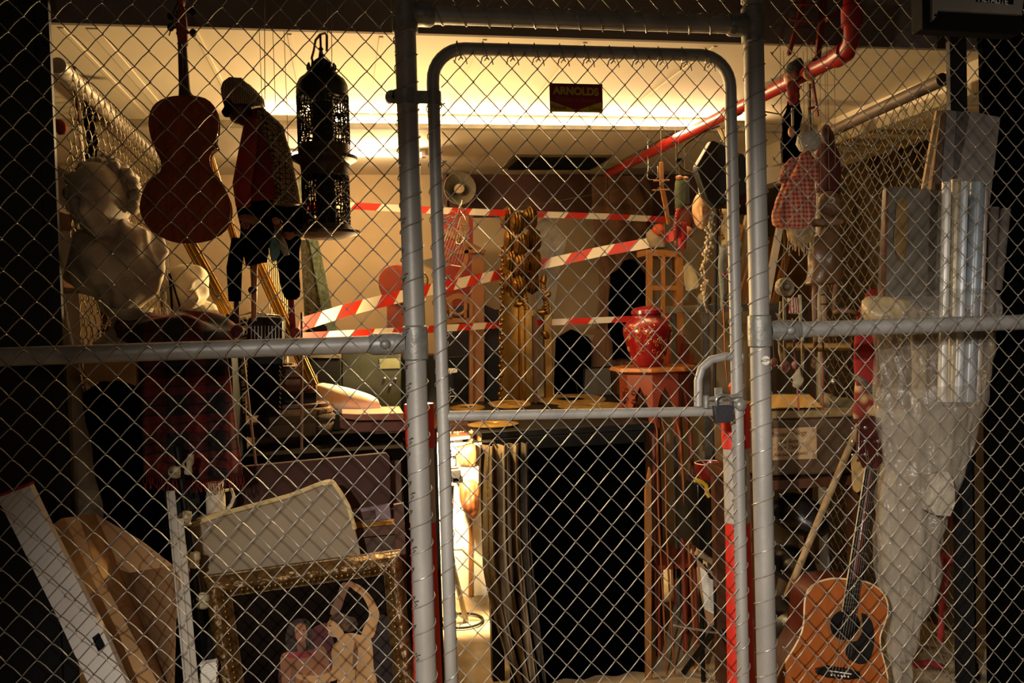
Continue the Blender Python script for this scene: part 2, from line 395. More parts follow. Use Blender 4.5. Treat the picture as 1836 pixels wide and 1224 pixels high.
while x < GR-.05:
    z = 2.197-(.004 if x > .9 else 0)
    mb.tube([(x-.014, -.012, z-.026), (x-.010, -.016, z-.010), (x, -.018, z-.006), (x+.008, -.014, z-.016)], .0017, 5)
    mb.tube([(x-.004, -.012, z-.018), (x+.006, -.018, z-.004), (x+.014, -.016, z-.012), (x+.018, -.014, z-.028)], .0017, 5)
    mb.tube([(x-.006, -.006, GT+.018), (x-.004, -.019, GT+.004), (x, -.018, GT-.014), (x+.004, -.012, GT-.028)], .0016, 5)
    mb.torus((x-.004, 0, GT), gr_+.002, .0016, 16, 5, rotm(0, 0, math.pi/2-.25)).build('wire_hook', wire_m, gate)
    x += .068; mb = MB()
mb = MB(); lacing(mb, (GL, 0, .12), (GL, 0, 2.11), gr_, 28, r=.0014, seed=2); lacing(mb, (GR, 0, .12), (GR, 0, 2.11), gr_, 28, r=.0014, seed=9)
for i in range(6): # small twisted knots on the left stile
    z = 2.06-.147*i; mb.tube([(GL+.012, -.012, z-.008), (GL+.02, -.02, z), (GL+.016, -.008, z+.004), (GL+.028, -.014, z+.008)], .0018, 5)
mb.build('lacing_wire', wire_m, gate)
hz = 2.083                                   # hinge strap round post and stile
mb = MB().tube([(LX-.006, 0, hz-.018), (LX-.006, 0, hz+.018)], PR+.004, 28).tube([(GL, 0, hz-.017), (GL, 0, hz+.017)], gr_+.004, 24)
mb.box(((LX+GL)/2, -.008, hz), (GL-LX, .012, .033)).box((LX-.03, -.006, hz), (.02, .016, .034)).lathe((LX-.04, .002, hz), [(0, 0), (.017, 0), (.017, .016), (0, .016)], 18, rotm(math.pi/2))
mb.lathe((LX+.035, -.012, hz), [(0, 0), (.005, 0), (.005, .006), (0, .006)], 12, rotm(math.pi/2)).build('hinge', weld, gate)
# latch bow on the right
bow = [V(1330, 639, 0), V(1300, 639, 0), V(1275, 645, 0), V(1258, 660, 0), V(1252, 682, 0), V(1252, 728, 0)]
MB().tube(bow, [.0115]*6, 16).build('latch_bow', galv, gate)
mb = MB().tube([V(1262, 716, -.02), V(1330, 709, -.02)], .006, 10).tube([V(1266, 709, -.02), V(1266, 731, -.02)], .008, 10).tube([V(1266, 727, -.014), V(1336, 724, -.014)], .009, 12)
mb.ell(V(1328, 726, -.018), (.017, .012, .017), 14, 8).box(V(1288, 708, -.02), (.02, .008, .04))
mb.build('latch', weld, gate)
# padlock
pk = thing('padlock', 'dark steel padlock hanging on the gate latch', 'padlock', V(1297, 755, -.035))
MB().prism(PO([(1281, 728), (1313, 726), (1316, 756), (1284, 759)], -.05), (0, .018, 0)).build('lock_body', mat('padlock_steel', '3A383C', .5, .4, 40, .2), pk, bevel=.002)
a = [V(1285, 730, -.041)]+[V(1297+13*math.cos(t), 718-10*math.sin(t), -.041) for t in [math.pi-math.pi*i/8 for i in range(9)]]+[V(1311, 728, -.041)]
MB().tube(a, .0042, 10).build('shackle', screw, pk)
# sign on the gate
sg = thing('gate_sign', 'small red and yellow enamel sign wired to the gate mesh', 'sign', V(1034, 177, -.02))
Y = -.022
sign_red = mat('sign_red', '7E1712', .4, 0, 8, .1); sign_yel = mat('sign_yellow', 'B99A2E', .4, 0, 8, .1)
MB().prism(PO([(985, 149), (1080, 151), (1081, 202), (986, 200)], Y), (0, .0015, 0)).build('sign_plate', sign_red, sg)
mb = MB().prism(PO([(986, 180), (1031, 197), (1022, 201), (986, 200)], Y-.0008), (0, .0007, 0)).prism(PO([(1081, 182), (1037, 197), (1046, 201), (1081, 202)], Y-.0008), (0, .0007, 0))
mb.build('yellow_corner', sign_yel, sg)
text('sign_lettering', 'ARNOLDS', 991, 168, Y-.001, 85, sign_yel, sg, bold=.045, hscale=1.0, lean=-.02)
text('sign_lettering', 'Pioneers in Fencing', 998, 181, Y-.001, 71, mat('faded_pink_ink', 'A0504A', .5), sg, lean=-.02, hscale=1.25)
text('sign_lettering', 'Please', 988, 196, Y-.002, 28, sign_red, sg, bold=.01)
text('sign_lettering', 'Close', 1056, 198, Y-.002, 23, sign_red, sg, bold=.01, lean=-.02)
mb = MB()
for x, y in ((988, 150), (1078, 153), (1031, 199), (988, 201), (1077, 203)): mb.torus(V(x, y, Y), .003, .001, 10, 5)
mb.build('tie_wire', wire_m, sg)
# side fences that close the cage
def side_fence(x0, x1, y0, y1, label, zt=2.305, rail=None):
    t = thing('side_fence', label, 'fence panel', (x0, y0, 0))
    MB().tube([(x0, y0, zt), (x1, y1, zt)], .024, 18).build('top_rail', rail or mat('pale_galvanised', 'B4AC9C', .5, .4, 20, .2), t)
    mb = chain_mesh(y0, y1, .1, zt, y0, zt, .068, .074, 0, r=.0018, amp=.004)
    for v in mb.v:
        u = (v.x-y0)/(y1-y0); bl = .012*math.sin(v.z*9)+.01*math.sin(v.x*7)
        v.x, v.y, v.z = x0+(x1-x0)*u+v.y+bl+.03, v.x, v.z
    mb.build('chain_link_mesh', mat('brassy_wire', '857452', .4, .6, 40, .2), t, sharp=80)
    mb = MB(); lacing(mb, (x0, y0+.05, zt), (x1, y1, zt), .024, int((y1-y0)*22), r=.0015, seed=4); mb.build('lacing_wire', wire_m, t)
    MB().tube([(x1, y1, 0), (x1, y1, zt+.03)], .024, 16).build('end_post', galv, t)
side_fence(-.815, -.845, .58, 2.25, 'chain link side fence at the left, running back under the ceiling')
side_fence(2.10, 2.20, .52, 1.55, 'chain link side fence at the right, running back beside the puppets', rail=mat('tarnished_pipe', '5E5040', .6, .3, 20, .3))  # dim light on the right rail is put into a darker galvanised colour
mb = MB().tube([V(1400, 622, 1.4), V(1530, 622, 1.1)], .02, 12)
tag(mb.build('brass_pipe', mat('dull_brass', '5E4A26', .5, .5, 15, .3)), 'dull brass horizontal tube low behind the right mid rail', 'pipe')
# ================================================================== CEILING FITTINGS
def batten(x0, x1, y, label, e):
    t = thing('fluorescent_batten', label, 'ceiling light', ((x0+x1)/2, y, H))
    MB().box(((x0+x1)/2, y, H-.006), (x1-x0, .05, .012)).build('housing', white_p, t, bevel=.003)
    MB().tube([(x0+.02, y, H-.024), (x1-.02, y, H-.024)], .011, 12).build('light_tube', mat('lit_tube', (1, .84, .55), .5, emit=e), t)
    mb = MB()
    for x in (x0+.01, x1-.01): mb.box((x, y, H-.024), (.02, .04, .026))
    build_each(mb, 'end_cap', white_p, t)
batten(-.1, 1.70, 1.60, 'long lit fluorescent tube on the ceiling in front of the cable duct', 9)
batten(-.35, .45, 2.42, 'shorter lit fluorescent tube further back on the ceiling above the wall', 9)
t = thing('ceiling_vent', 'dark rectangular slatted air vent set in the rear ceiling', 'vent', V(1045, 280, 2.6))
a, b = V(960, 266, 0), V(1160, 292, 0)
MB().box((1.23, 2.72, H-.006), (.56, .40, .012)).build('vent_frame', mat('vent_frame_paint', '5A4A30', .6), t)
mb = MB()
for i in range(16): mb.box((1.23, 2.55+.023*i, H-.016), (.50, .012, .012), rotm(.5))
mb.build('slat', blackm, t)
# red sprinkler pipe
t = thing('sprinkler_pipe', 'red painted fire sprinkler pipe running back under the ceiling', 'pipe', V(1300, 225, 1.4))
e0 = V(1520, -60, .55); e1 = V(1522, 60, .55)
Z = 2.30
def atz(x, y, Z):
    d = _F + _R*((x-918)/FPX) + _U*((612-y)/FPX); return CAMPOS + d*((Z-CAMPOS.z)/d.z)
pa, pb = atz(1500, 104, Z), atz(1090, 312, Z)
q_ = atz(1528, 84, Z); el = [Vector((q_.x, q_.y, 2.9)), Vector((q_.x, q_.y, Z+.09)), q_+Vector((0, 0, .045)), q_+(pa-q_)*.1+Vector((0, 0, .014)), q_+(pa-q_)*.4, pa, pb]
MB().tube(el, .024, 18).build('pipe_run', red_p, t)
mb = MB().tube([el[4], pa], .031, 18).tube([pa+(pb-pa)*.30, pa+(pb-pa)*.34], .029, 18).tube([pa+(pb-pa)*.62, pa+(pb-pa)*.64], .028, 18)
mb.tube([el[1]+Vector((0, 0, -.03)), el[1]+Vector((0, 0, .03))], .031, 18)
build_each(mb, 'pipe_coupling', red_p, t)
# ================================================================== LEFT SIDE
def lerp_out(a, b, n):
    return [a[0]+(b[0]-a[0])*n, a[1]+(b[1]-a[1])*n]
def smooth_loop(pts, k=3):                       # Catmull-Rom through a closed 2D outline
    n = len(pts); out = []
    for i in range(n):
        p0, p1, p2, p3 = pts[i-1], pts[i], pts[(i+1) % n], pts[(i+2) % n]
        for j in range(k):
            t = j/k
            out.append(tuple(.5*(2*p1[c]+(p2[c]-p0[c])*t+(2*p0[c]-5*p1[c]+4*p2[c]-p3[c])*t*t+(3*p1[c]-p0[c]-3*p2[c]+p3[c])*t**3) for c in (0, 1)))
    return out
def sprism(name, out, Y, th, mt, parent, smooth=0, **k):
    if smooth: out = smooth_loop(out, smooth)
    return MB().prism(PO(out, Y), (0, th, 0)).build(name, mt, parent, **k)
varnish = mat('violin_varnish', '8A4019', .6, 0, 6, .35, .03, coat=.0, spec=.15, stretch=(8, 8, 1))
varnish_d = mat('dark_varnish', '3A160C', .25, 0, 6, .3, coat=.6)
# violin, seen from behind
Yv = .16
vio = thing('violin', 'reddish-brown violin hanging scroll up behind the left mesh, its back to us', 'violin', V(335, 300, Yv))
half = [(323, 171), (345, 171), (368, 176), (384, 190), (391, 210), (391, 235), (387, 252), (391, 264), (383, 268), (376, 279), (377, 295), (383, 310), (389, 316), (394, 322), (403, 340), (412, 362), (414, 382), (408, 402), (394, 418), (372, 429), (344, 434), (312, 433), (284, 423), (262, 403), (251, 380), (251, 362), (258, 338), (269, 320), (280, 313), (287, 308), (289, 294), (284, 279), (279, 270), (276, 262), (270, 246), (266, 222), (269, 200), (280, 184), (300, 174)]
o = PO(smooth_loop(half, 2), Yv)
MB().dome(o, (0, -.010, 0), (0, .004, 0)).build('back_plate', varnish, vio, sharp=50)
c = sum(o, Vector())/len(o)
MB().prism([c+(p-c)*.965+Vector((0, .004, 0)) for p in o], (0, .030, 0)).build('ribs', varnish_d, vio, sharp=60)
MB().dome([p+Vector((0, .038, 0)) for p in o], (0, .010, 0), (0, -.004, 0)).build('top_plate', varnish, vio, sharp=50)
MB().tube([V(333, 178, Yv+.018), V(331, 160, Yv+.014), V(327, 82, Yv+.012), V(326, 76, Yv+.01)], [m(13), m(10), m(8), m(8.5)], 14).build('neck', varnish_d, vio)
MB().prism(PO([(319, 80), (336, 80), (334, 40), (330, 10), (321, 10), (314, 40)], Yv), (0, .022, 0)).build('pegbox', varnish, vio, bevel=.003)
MB().torus(V(325, 2, Yv+.012), .010, .0075, 18, 10, rotm(0, 0, math.pi/2)).ell(V(325, 2, Yv+.012), .011, 12, 8).build('scroll', varnish, vio)
for x0, x1, y in ((306, 334, 30), (316, 346, 22), (306, 332, 50), (316, 346, 60)):
    p = MB().tube([V(x0, y, Yv+.01), V(x1, y-2, Yv+.01)], .0035, 8).ell(V(x0 if x0 < 310 else x1, y-1, Yv+.01), (.009, .004, .011), 10, 8); p.build('tuning_peg', black_sat, vio)
MB().tube([V(321, 0, Yv), V(312, 20, Yv-.01), V(309, 45, Yv), V(303, 64, Yv)], .0016, 6).build('hanging_cord', blackm, vio)
# white bust
def wrinkle(q, a, s): return q + Vector((noise.noise(q*s), noise.noise(q*s+Vector((5, 1, 2))), noise.noise(q*s+Vector((2, 9, 4)))))*a
Yb = .52
b = thing('classical_bust', 'large stained white plaster bust of a curly-haired head with draped shoulders', 'bust', V(225, 620, Yb))
hc = V(180, 362, Yb); R_ = rotm(.22, -.05, -.25)
MB().ell(hc, (.082, .095, .118), 56, 44, R_, lambda d, q: face(d, q, 1.7)).build('head', plaster_old, b, sharp=180)
def curls(d, q):
    n = noise.noise(d*4.2)*.28 + abs(noise.noise(d*9))*.18
    if d.y < -.1: q = q*(1-.0*d.y)
    return q*(1+n)
mb = MB().ell(hc+Vector((.006, .046, .040)), (.090, .084, .094), 48, 36, R_, curls)
for i, (x, y) in enumerate(((128, 322), (124, 345), (130, 368), (138, 385), (238, 330), (243, 352), (240, 372), (150, 302), (178, 295), (205, 300), (228, 314))):
    mb.ell(V(x, y, Yb-.01), (.020, .022, .022), 12, 9, None, lambda d, q: q*(1+.25*noise.noise(d*5+Vector((x, 0, 0)))))
mb.build('hair', plaster_old, b, sharp=180)
MB().tube([V(198, 395, Yb+.02), V(205, 440, Yb+.03), V(212, 480, Yb+.03)], [.052, .056, .075], 20).build('neck', plaster_old, b)
rows = [(402, 185, 262), (425, 130, 285), (455, 117, 303), (485, 118, 302), (512, 135, 292), (535, 160, 270), (552, 185, 250), (562, 200, 240)]
def loft(rows, Y, depth, seg=40, amp=.0, freq=9, fold=0, nf=12, rowsub=3, cap=True):
    out = []
    ys = []
    for i in range(len(rows)-1):
        for j in range(rowsub):
            t = j/rowsub; a, b2 = rows[i], rows[i+1]; ys.append(tuple(a[c]+(b2[c]-a[c])*t for c in range(3)))
    ys.append(rows[-1]); mb = MB(); vs = []
    for (y, x0, x1) in ys:
        P0, P1 = V(x0, y, Y), V(x1, y, Y); c = (P0+P1)/2; hw = (P1-P0).length/2
        for k in range(seg):
            a = 2*math.pi*k/seg
            q = Vector((math.cos(a)*hw, -math.sin(a)*hw*depth, 0))
            f = 1+fold*math.sin(nf*a+y*.02)
            q = c+Vector((q.x, q.y*f, 0))*(1+fold*.4*math.sin(nf*a))
            if amp: q = wrinkle(q, amp, freq)
            vs.append(q)
    n = len(ys)
    fs = [(i*seg+k, i*seg+(k+1) % seg, (i+1)*seg+(k+1) % seg, (i+1)*seg+k) for i in range(n-1) for k in range(seg)]
    if cap: fs += [tuple(range(seg)), tuple(range((n-1)*seg, n*seg))]
    return mb.add(vs, fs)
loft(rows, Yb+.03, .62, 90, .03, 13, .08, 10, 4).build('draped_torso', plaster_old, b, sharp=180)
c0 = V(232, 560, Yb+.03)
MB().lathe((c0.x, c0.y, V(232, 622, Yb).z), [(.105, 0), (.105, .018), (.085, .03), (.06, .05), (.05, .075), (.062, .10), (.07, .115)], 32).build('socle', plaster_old, b)
# second plaster figure, lit
b = thing('plaster_figure', 'smaller cream plaster figure lit from the right, beside the large bust', 'bust', V(355, 615, .85))
MB().ell(V(336, 518, .85), (.070, .080, .088), 40, 32, rotm(.3, .2, .6), lambda d, q: wrinkle(face(d, q, 1.2), .014, 20)).build('head', plaster, b, sharp=180)
loft([(528, 312, 362), (548, 318, 388), (575, 330, 396), (600, 340, 400), (622, 345, 402)], .87, .7, 40, .02, 12, .06, 7).build('draped_torso', plaster, b, sharp=180)
MB().tube([V(304, 490, .78), V(309, 560, .78), V(312, 625, .78)], .004, 8).tube([V(304, 490, .78), V(330, 575, .78)], .003, 8).build('dark_prop', blackm, b)
# cabinet that carries the busts, cardboard carton on its shelf
cb = thing('cabinet', 'dark cabinet under the plaster busts, half hidden by the tartan cloth', 'cabinet', V(300, 700, .6))
x0, x1 = V(180, 640, .62).x, V(425, 640, .62).x; zt = V(230, 622, .52).z
MB().box(((x0+x1)/2, .675, zt-.012), (x1-x0, .46, .024)).build('cabinet_top', wood_d, cb, bevel=.003)
MB().box(((x0+x1)/2, .73, (zt-.03)/2), (x1-x0-.02, .34, zt-.03)).build('cabinet_body', black_sat, cb)
ct = tag(sprism('carton', [(150, 642), (243, 644), (244, 692), (215, 690), (190, 683), (150, 688)], .40, .04, card, None, bevel=.002), 'piece of brown carton under the left mid rail beside the plastic-wrapped roll', 'carton')
tag(loft([(682, 178, 215), (700, 150, 244), (760, 152, 250), (830, 165, 262), (900, 180, 275), (1000, 190, 300)], .40, .35, 30, .015, 8).build('black_sack', black_cloth, None, sharp=180), 'large black sack below the busts, left of the tartan cloth', 'bag')
# tartan cloth: hump on top then the fall with a fringe
tart = mat('tartan', '5E100C', .9, 0, 9, .3, .2, pattern='tartan', col2='0C0A0A')
tc_ = thing('tartan_cloth', 'red and black tartan rug draped below the busts with a fringed lower edge', 'cloth', V(330, 640, .4))
def fall(u, v):
    x = 250+u*154+v*(8+u*24); y = 612+v*240+8*math.sin(u*3)
    return V(x, y, .42-.018*math.sin(u*22+v*1.5)*(.3+v)-.03*v)
MB().grid(fall, 60, 24).build('hanging_fold', tart, tc_, sharp=180, solid=.003)
loft([(566, 262, 340), (575, 215, 400), (592, 202, 425), (608, 212, 432), (622, 240, 430)], .50, .55, 48, .03, 14, .05, 9).build('bundled_top', tart, tc_, sharp=180)
mb = MB()
for i in range(48):
    p = fall(i/47, 1); mb.tube([p, p+Vector((random.uniform(-.004, .004), 0, -.018)), p+Vector((random.uniform(-.008, .008), 0, -.036))], .0012, 4)
mb.build('fringe', red_cloth, tc_)
# plastic-wrapped roll leaning at the far left
t = thing('wrapped_roll', 'long grey-brown tapering cloth roll leaning at the far left behind the mid rail', 'roll', V(170, 1000, .3))
roll_m = mat('dusty_roll', '9C8A72', .6, 0, 14, .35, .3, 30)
pr = [V(94, 493, .50), V(100, 560, .49), V(118, 680, .48), V(140, 800, .47), V(158, 900, .46), V(186, 1050, .45), V(232, 1300, .44), V(252, foot(252, .43, .04), .43)]
MB().tube(pr, [m(v) for v in (17, 20, 27, 33, 37, 40, 42, 44)], 30).build('roll_body', roll_m, t)
mb = MB()
for k in (1, 2, 4): mb.tube([pr[k], pr[k]+(pr[k+1]-pr[k])*.08], m((0, 21, 28, 0, 38)[k]), 30)
build_each(mb, 'binding_tape', mat('cloudy_tape', '8A7C66', .3, 0, 20, .2), t)
# long white board, card sheets, rods
wb = thing('long_board', 'long white laminated board with a red end leaning in the bottom left corner', 'board', V(120, 1100, .16))
sprism('board_face', [(-8, 890), (52, 868), (88, 943), (188, 1138), (226, 1224), (398, 1570), (320, 1575), (157, 1224), (107, 1116), (0, 903)], .045, .03, mat('white_laminate', 'C8C0B8', .5, 0, 6, .12), wb, bevel=.001)
sprism('red_end', [(-9, 889), (52, 866), (54, 870), (-7, 893)], .042, .035, red_p, wb)
sprism('dark_label', [(165, 1143), (177, 1134), (189, 1158), (176, 1168)], .043, .001, blackm, wb)
cd = thing('folded_carton', 'folded tan cardboard sheet leaning beside the long white board', 'cardboard', V(240, 1100, .25))
cm = mat('tan_carton', 'B48A5C', .8, 0, 4, .18, .04, 15)
def poly3(name, pts, mt, parent, th=.004): return MB().prism([V(*p) for p in pts], (0, th, 0)).build(name, mt, parent)
poly3('left_flap', [(91, 942, .20), (110, 929, .22), (141, 925, .24), (166, 1003, .22), (283, 1224, .18), (420, 1520, .14), (380, 1520, .1), (238, 1224, .14), (200, 1153, .15), (135, 1034, .17)], cm, cd)
poly3('middle_flap', [(141, 925, .24), (171, 921, .36), (188, 1009, .36), (232, 1027, .36), (298, 1224, .30), (422, 1520, .25), (420, 1520, .14), (283, 1224, .18), (166, 1003, .22)], cm, cd)
poly3('right_panel', [(232, 1027, .36), (309, 1014, .20), (321, 1034, .19), (329, 1078, .2), (316, 1110, .2), (313, 1224, .18), (425, 1520, .16), (425, 1522, .25), (298, 1224, .30)], cm, cd)
poly3('top_lid', [(171, 921, .36), (251, 968, .32), (309, 1013, .20), (232, 1027, .34), (188, 1009, .36)], cm, cd)
clear = mat('clear_acrylic', 'C8BFB0', .12, .0, 10, .1, alpha=.6, spec=.9)
for i, (a, q, r, lb) in enumerate((((306, 880, .22), (345, 1300, .16), .010, 'clear plastic rail leaning beside the cardboard, the left of two'), ((322, 930, .2), (356, 1300, .15), .009, 'clear plastic rail leaning next to the black stand pole, the right of two'))):
    A, B_ = V(*a), V(*q); D_ = (B_-A)
    mb = MB(); mb.prism([A+Vector((-r, 0, 0)), A+Vector((r, 0, 0)), B_+Vector((r, 0, 0)), B_+Vector((-r, 0, 0))], (0, .006, 0)).prism([A+Vector((-r, -.01, 0)), A+Vector((-r+.004, -.01, 0)), B_+Vector((-r+.004, -.01, 0)), B_+Vector((-r, -.01, 0))], (0, .02, 0))
    tag(mb.build('plastic_rail', clear), lb, 'rail')
sp = thing('stand_pole', 'black pole with cream clamps standing left of the gilt-framed painting', 'stand', V(350, 1200, .3))
MB().tube([V(318, 800, .32), V(330, 900, .31), V(346, 1010, .3), V(366, 1180, .28), V(384, 1500, .32)], .010, 14).build('pole', black_sat, sp)
cl = mat('cream_clamp', 'A89A78', .5, 0, 30, .3)
for (x, y, w_, h_) in ((313, 846, 11, 20), (336, 832, 8, 38), (331, 929, 12, 26), (345, 1003, 13, 28), (361, 1076, 15, 26)):
    c = V(x, y, .29); a = m(w_); k = m(h_)
    MB().lathe(c-Vector((0, 0, k/2)), [(a*.8, 0), (a, k*.15), (a*.6, k*.4), (a*.9, k*.6), (a*.7, k)], 16, rotm(0, .2)).torus(c, a*.9, .003, 14, 6).build('clamp', cl, sp)
mb = MB()
for i in range(12): mb.box(V(375, 1220-i*3.0, .21)+Vector((random.uniform(-.002, .002), 0, 0)), (m(29), .03, .0034), rotm(0, -.08+.01*random.random()))
for i in range(24): mb.box(V(377, 1223+i*2.6, .21), (m(29), .03, .0034), rotm(0, -.07))
tag(mb.build('paper_stack', paper), 'stack of white booklets at the bottom edge left of the painting', 'booklets')
# ---- framed painting
pf = thing('framed_painting', 'large painting of two figures in an ornate carved gilt frame, bottom left', 'painting', V(560, 1224, .2))
O_ = [(366, 1033), (718, 986), (776, 1510), (440, 1560)]; I_ = [(417, 1066), (688, 1028), (726, 1440), (476, 1480)]
def yp(y): return .34-.16*(y-985)/520
def Q(p): return V(p[0], p[1], yp(p[1]))
gilt = mat('aged_gilt', '6A4E2A', .38, .55, 30, .5, .5, 60)
for i in range(4):
    a, b2, c, d = O_[i], O_[(i+1) % 4], I_[(i+1) % 4], I_[i]
    def side(u, v, a=a, b2=b2, c=c, d=d):
        p = [a[k]*(1-u)*(1-v)+b2[k]*u*(1-v)+c[k]*u*v+d[k]*(1-u)*v for k in (0, 1)]
        hgt = .012+.026*math.sin(math.pi*min(1, v*1.25))**.7 if v < .78 else .010+.004*math.sin(v*40)
        P = Q(p)
        if .12 < v < .62: hgt += .009*abs(noise.noise(P*55))+.004*noise.noise(P*120)
        return P+Vector((0, -hgt, 0))
    mb = MB().grid(side, 110, 22)
    p1 = [Q(x) for x in (a, b2, c, d)]; mb.prism([x+Vector((0, .0, 0)) for x in p1], (0, .015, 0))
    mb.build('frame_moulding', gilt, pf, sharp=70)
    mb = MB(); n = 46 if i % 2 else 30         # beads along the inner edge
    for k in range(n):
        u = (k+.5)/n; P = side(u, .70); mb.ell(P+Vector((0, -.004, 0)), (.0045, .004, .0045), 6, 5)
    mb.build('bead_row', mat('bright_gilt', '9A7438', .3, .75, 30, .4), pf, sharp=180)
MB().prism([Q(p)+Vector((0, .002, 0)) for p in I_], (0, .006, 0)).build('canvas', mat('painted_ground', '140E0B', .9, 0, 5, .5, spec=.02), pf)
def paint(out, mt, lay, name='painted_shape', k=3):
    out = smooth_loop(out, k); return MB().prism([Q(p)+Vector((0, -.0012-.0003*lay, 0)) for p in out], (0, .0003, 0)).build(name, mt, pf)
fl1 = mat('painted_pale_flesh', '9A7448', .55, 0, 9, .35, spec=.2); fl2 = mat('painted_warm_flesh', '7E4E2E', .55, 0, 9, .4, spec=.2); fl3 = mat('painted_flesh_shade', '5E3C22', .55, 0, 9, .3, spec=.2)
crim = mat('painted_crimson', '4A1212', .6, 0, 8, .5, spec=.2); sash = mat('painted_red_sash', '7A1E1C', .55, 0, 10, .4, spec=.2)
hairb = mat('painted_brown_hair', '2A170C', .6, 0, 60, .7, .4, spec=.2); hairf = mat('painted_fair_hair', '4A2E16', .6, 0, 60, .7, .4, spec=.2); plum = mat('painted_plum', '1E1210', .6, 0, 6, .4, spec=.15)
paint([(650, 1120), (700, 1105), (716, 1180), (724, 1300), (660, 1330), (664, 1200)], plum, 1)
paint([(552, 1140), (560, 1126), (584, 1116), (592, 1130), (600, 1160), (596, 1200), (560, 1200)], crim, 2)
paint([(500, 1200), (512, 1170), (530, 1164), (520, 1260), (500, 1290)], crim, 2)
paint([(503, 1178), (514, 1168), (536, 1166), (562, 1162), (580, 1158), (590, 1185), (592, 1230), (584, 1290), (560, 1330), (524, 1320), (510, 1260), (505, 1215)], fl2, 3)
paint([(524, 1188), (532, 1200), (530, 1240), (536, 1280), (528, 1290), (520, 1240)], fl3, 4)
paint([(514, 1166), (512, 1140), (518, 1120), (530, 1110), (546, 1108), (556, 1116), (560, 1140), (564, 1162), (548, 1166), (530, 1168)], hairb, 4)
paint([(534, 1140), (546, 1140), (548, 1166), (534, 1168)], fl3, 5)
paint([(529, 1124), (536, 1117), (546, 1118), (549, 1128), (551, 1136), (548, 1145), (541, 1150), (533, 1146), (529, 1136)], fl2, 6)
for e in ((535, 1129), (545, 1129)): paint([(e[0]-2.4, e[1]), (e[0], e[1]-1.2), (e[0]+2.4, e[1]), (e[0], e[1]+1.2)], hairb, 8)
paint([(538, 1141), (542, 1140), (546, 1141), (542, 1143)], sash, 8)
paint([(513, 1170), (530, 1167), (548, 1168), (564, 1163), (565, 1170), (548, 1178), (528, 1179), (514, 1177)], sash, 7)
paint([(592, 1100), (597, 1082), (605, 1066), (610, 1050), (616, 1043), (627, 1047), (624, 1056), (618, 1072), (612, 1090), (606, 1102)], fl3, 4)
paint([(596, 1158), (606, 1148), (616, 1136), (632, 1134), (650, 1138), (662, 1136), (668, 1160), (670, 1196), (678, 1230), (690, 1300), (640, 1340), (596, 1330), (600, 1260), (606, 1210), (608, 1184), (597, 1172)], fl1, 5)
paint([(636, 1150), (642, 1165), (640, 1200), (646, 1250), (640, 1290), (636, 1240), (632, 1190)], fl3, 6)
paint([(648, 1138), (656, 1116), (662, 1096), (651, 1070), (636, 1058), (629, 1050), (634, 1044), (650, 1052), (668, 1072), (680, 1098), (676, 1118), (668, 1142)], fl1, 7)
paint([(629, 1052), (622, 1049), (622, 1043), (630, 1041), (637, 1046), (636, 1054)], fl2, 8)
paint([(588, 1114), (596, 1108), (606, 1112), (612, 1124), (618, 1140), (606, 1150), (604, 1142), (594, 1140), (588, 1134), (590, 1128), (585, 1125)], fl1, 8)
paint([(590, 1120), (593, 1119), (594, 1121), (591, 1122)], hairb, 10)
paint([(590, 1108), (600, 1099), (614, 1098), (626, 1104), (636, 1106), (641, 1116), (636, 1128), (624, 1132), (614, 1128), (606, 1118), (598, 1112)], hairf, 9)
for e in ((630, 1110), (637, 1118), (630, 1124), (622, 1114)): paint([(e[0]-5, e[1]), (e[0], e[1]-5), (e[0]+5, e[1]), (e[0], e[1]+5)], hairb if e[1] > 1115 else hairf, 11)
paint([(594, 1166), (606, 1180), (614, 1200), (606, 1216), (580, 1222), (556, 1222), (532, 1214), (534, 1207), (560, 1210), (590, 1204), (596, 1190)], fl1, 10)
# ---- things above and behind the painting
t = thing('cream_cushion', 'cream cloth-covered cushion panel with rounded corner behind the painting', 'cushion', V(500, 1000, .42))
out = smooth_loop([(340, 945), (400, 922), (519, 890), (575, 868), (597, 866), (610, 884), (624, 908), (636, 949), (648, 1010), (640, 1060), (500, 1080), (350, 1060)], 3)
MB().dome(PO(out, .40), (0, -.02, 0), (0, .055, 0)).build('panel_body', cream, t, sharp=60)
MB().tube(PO([(345, 941), (400, 921), (519, 889), (575, 867), (597, 865), (610, 883), (624, 907), (636, 948)], .395), .007, 10).build('piped_edge', mat('cream_piping', 'C8B27E', .7, 0, 20, .2), t)
t = thing('cream_jug', 'cream ceramic jug with a looped handle standing behind the cushion, under the tartan fringe', 'jug', V(388, 925, .5))
c = V(388, 930, .5); s_ = m(1, 388, .5)
MB().lathe(c, [(15*s_, 0), (17*s_, 8*s_), (17*s_, 40*s_), (14*s_, 58*s_), (16*s_, 66*s_), (14*s_, 66*s_), (12*s_, 58*s_)], 24).build('jug_body', plaster, t)
MB().tube([c+Vector((x*s_, 0, z*s_)) for x, z in ((15, 50), (28, 52), (32, 38), (26, 22), (15, 12))], 3*s_, 8).build('handle', plaster, t)
t = tag(sprism('plum_board', [(410, 842), (442, 836), (692, 812), (699, 820), (702, 905), (410, 940)], .62, .03, mat('plum_felt', '3C221A', .9, 0, 20, .2, .2, 60), None, bevel=.004), 'plum brown felted board standing behind the cream panel', 'board')
t = thing('small_picture', 'small dark picture in a lilac mount leaning just behind the cream cushion', 'picture', V(670, 930, .55))
sprism('mount', [(620, 916), (698, 903), (702, 934), (622, 942)], .55, .01, mat('lilac_mount', '6E5A62', .7), t)
sprism('image', [(630, 921), (672, 914), (674, 930), (632, 935)], .545, .004, mat('dark_print', '3A1C16', .5), t)
t = thing('framed_picture', 'dark picture frame with a gold upper edge between cream panel and gate post', 'frame', V(680, 980, .5))
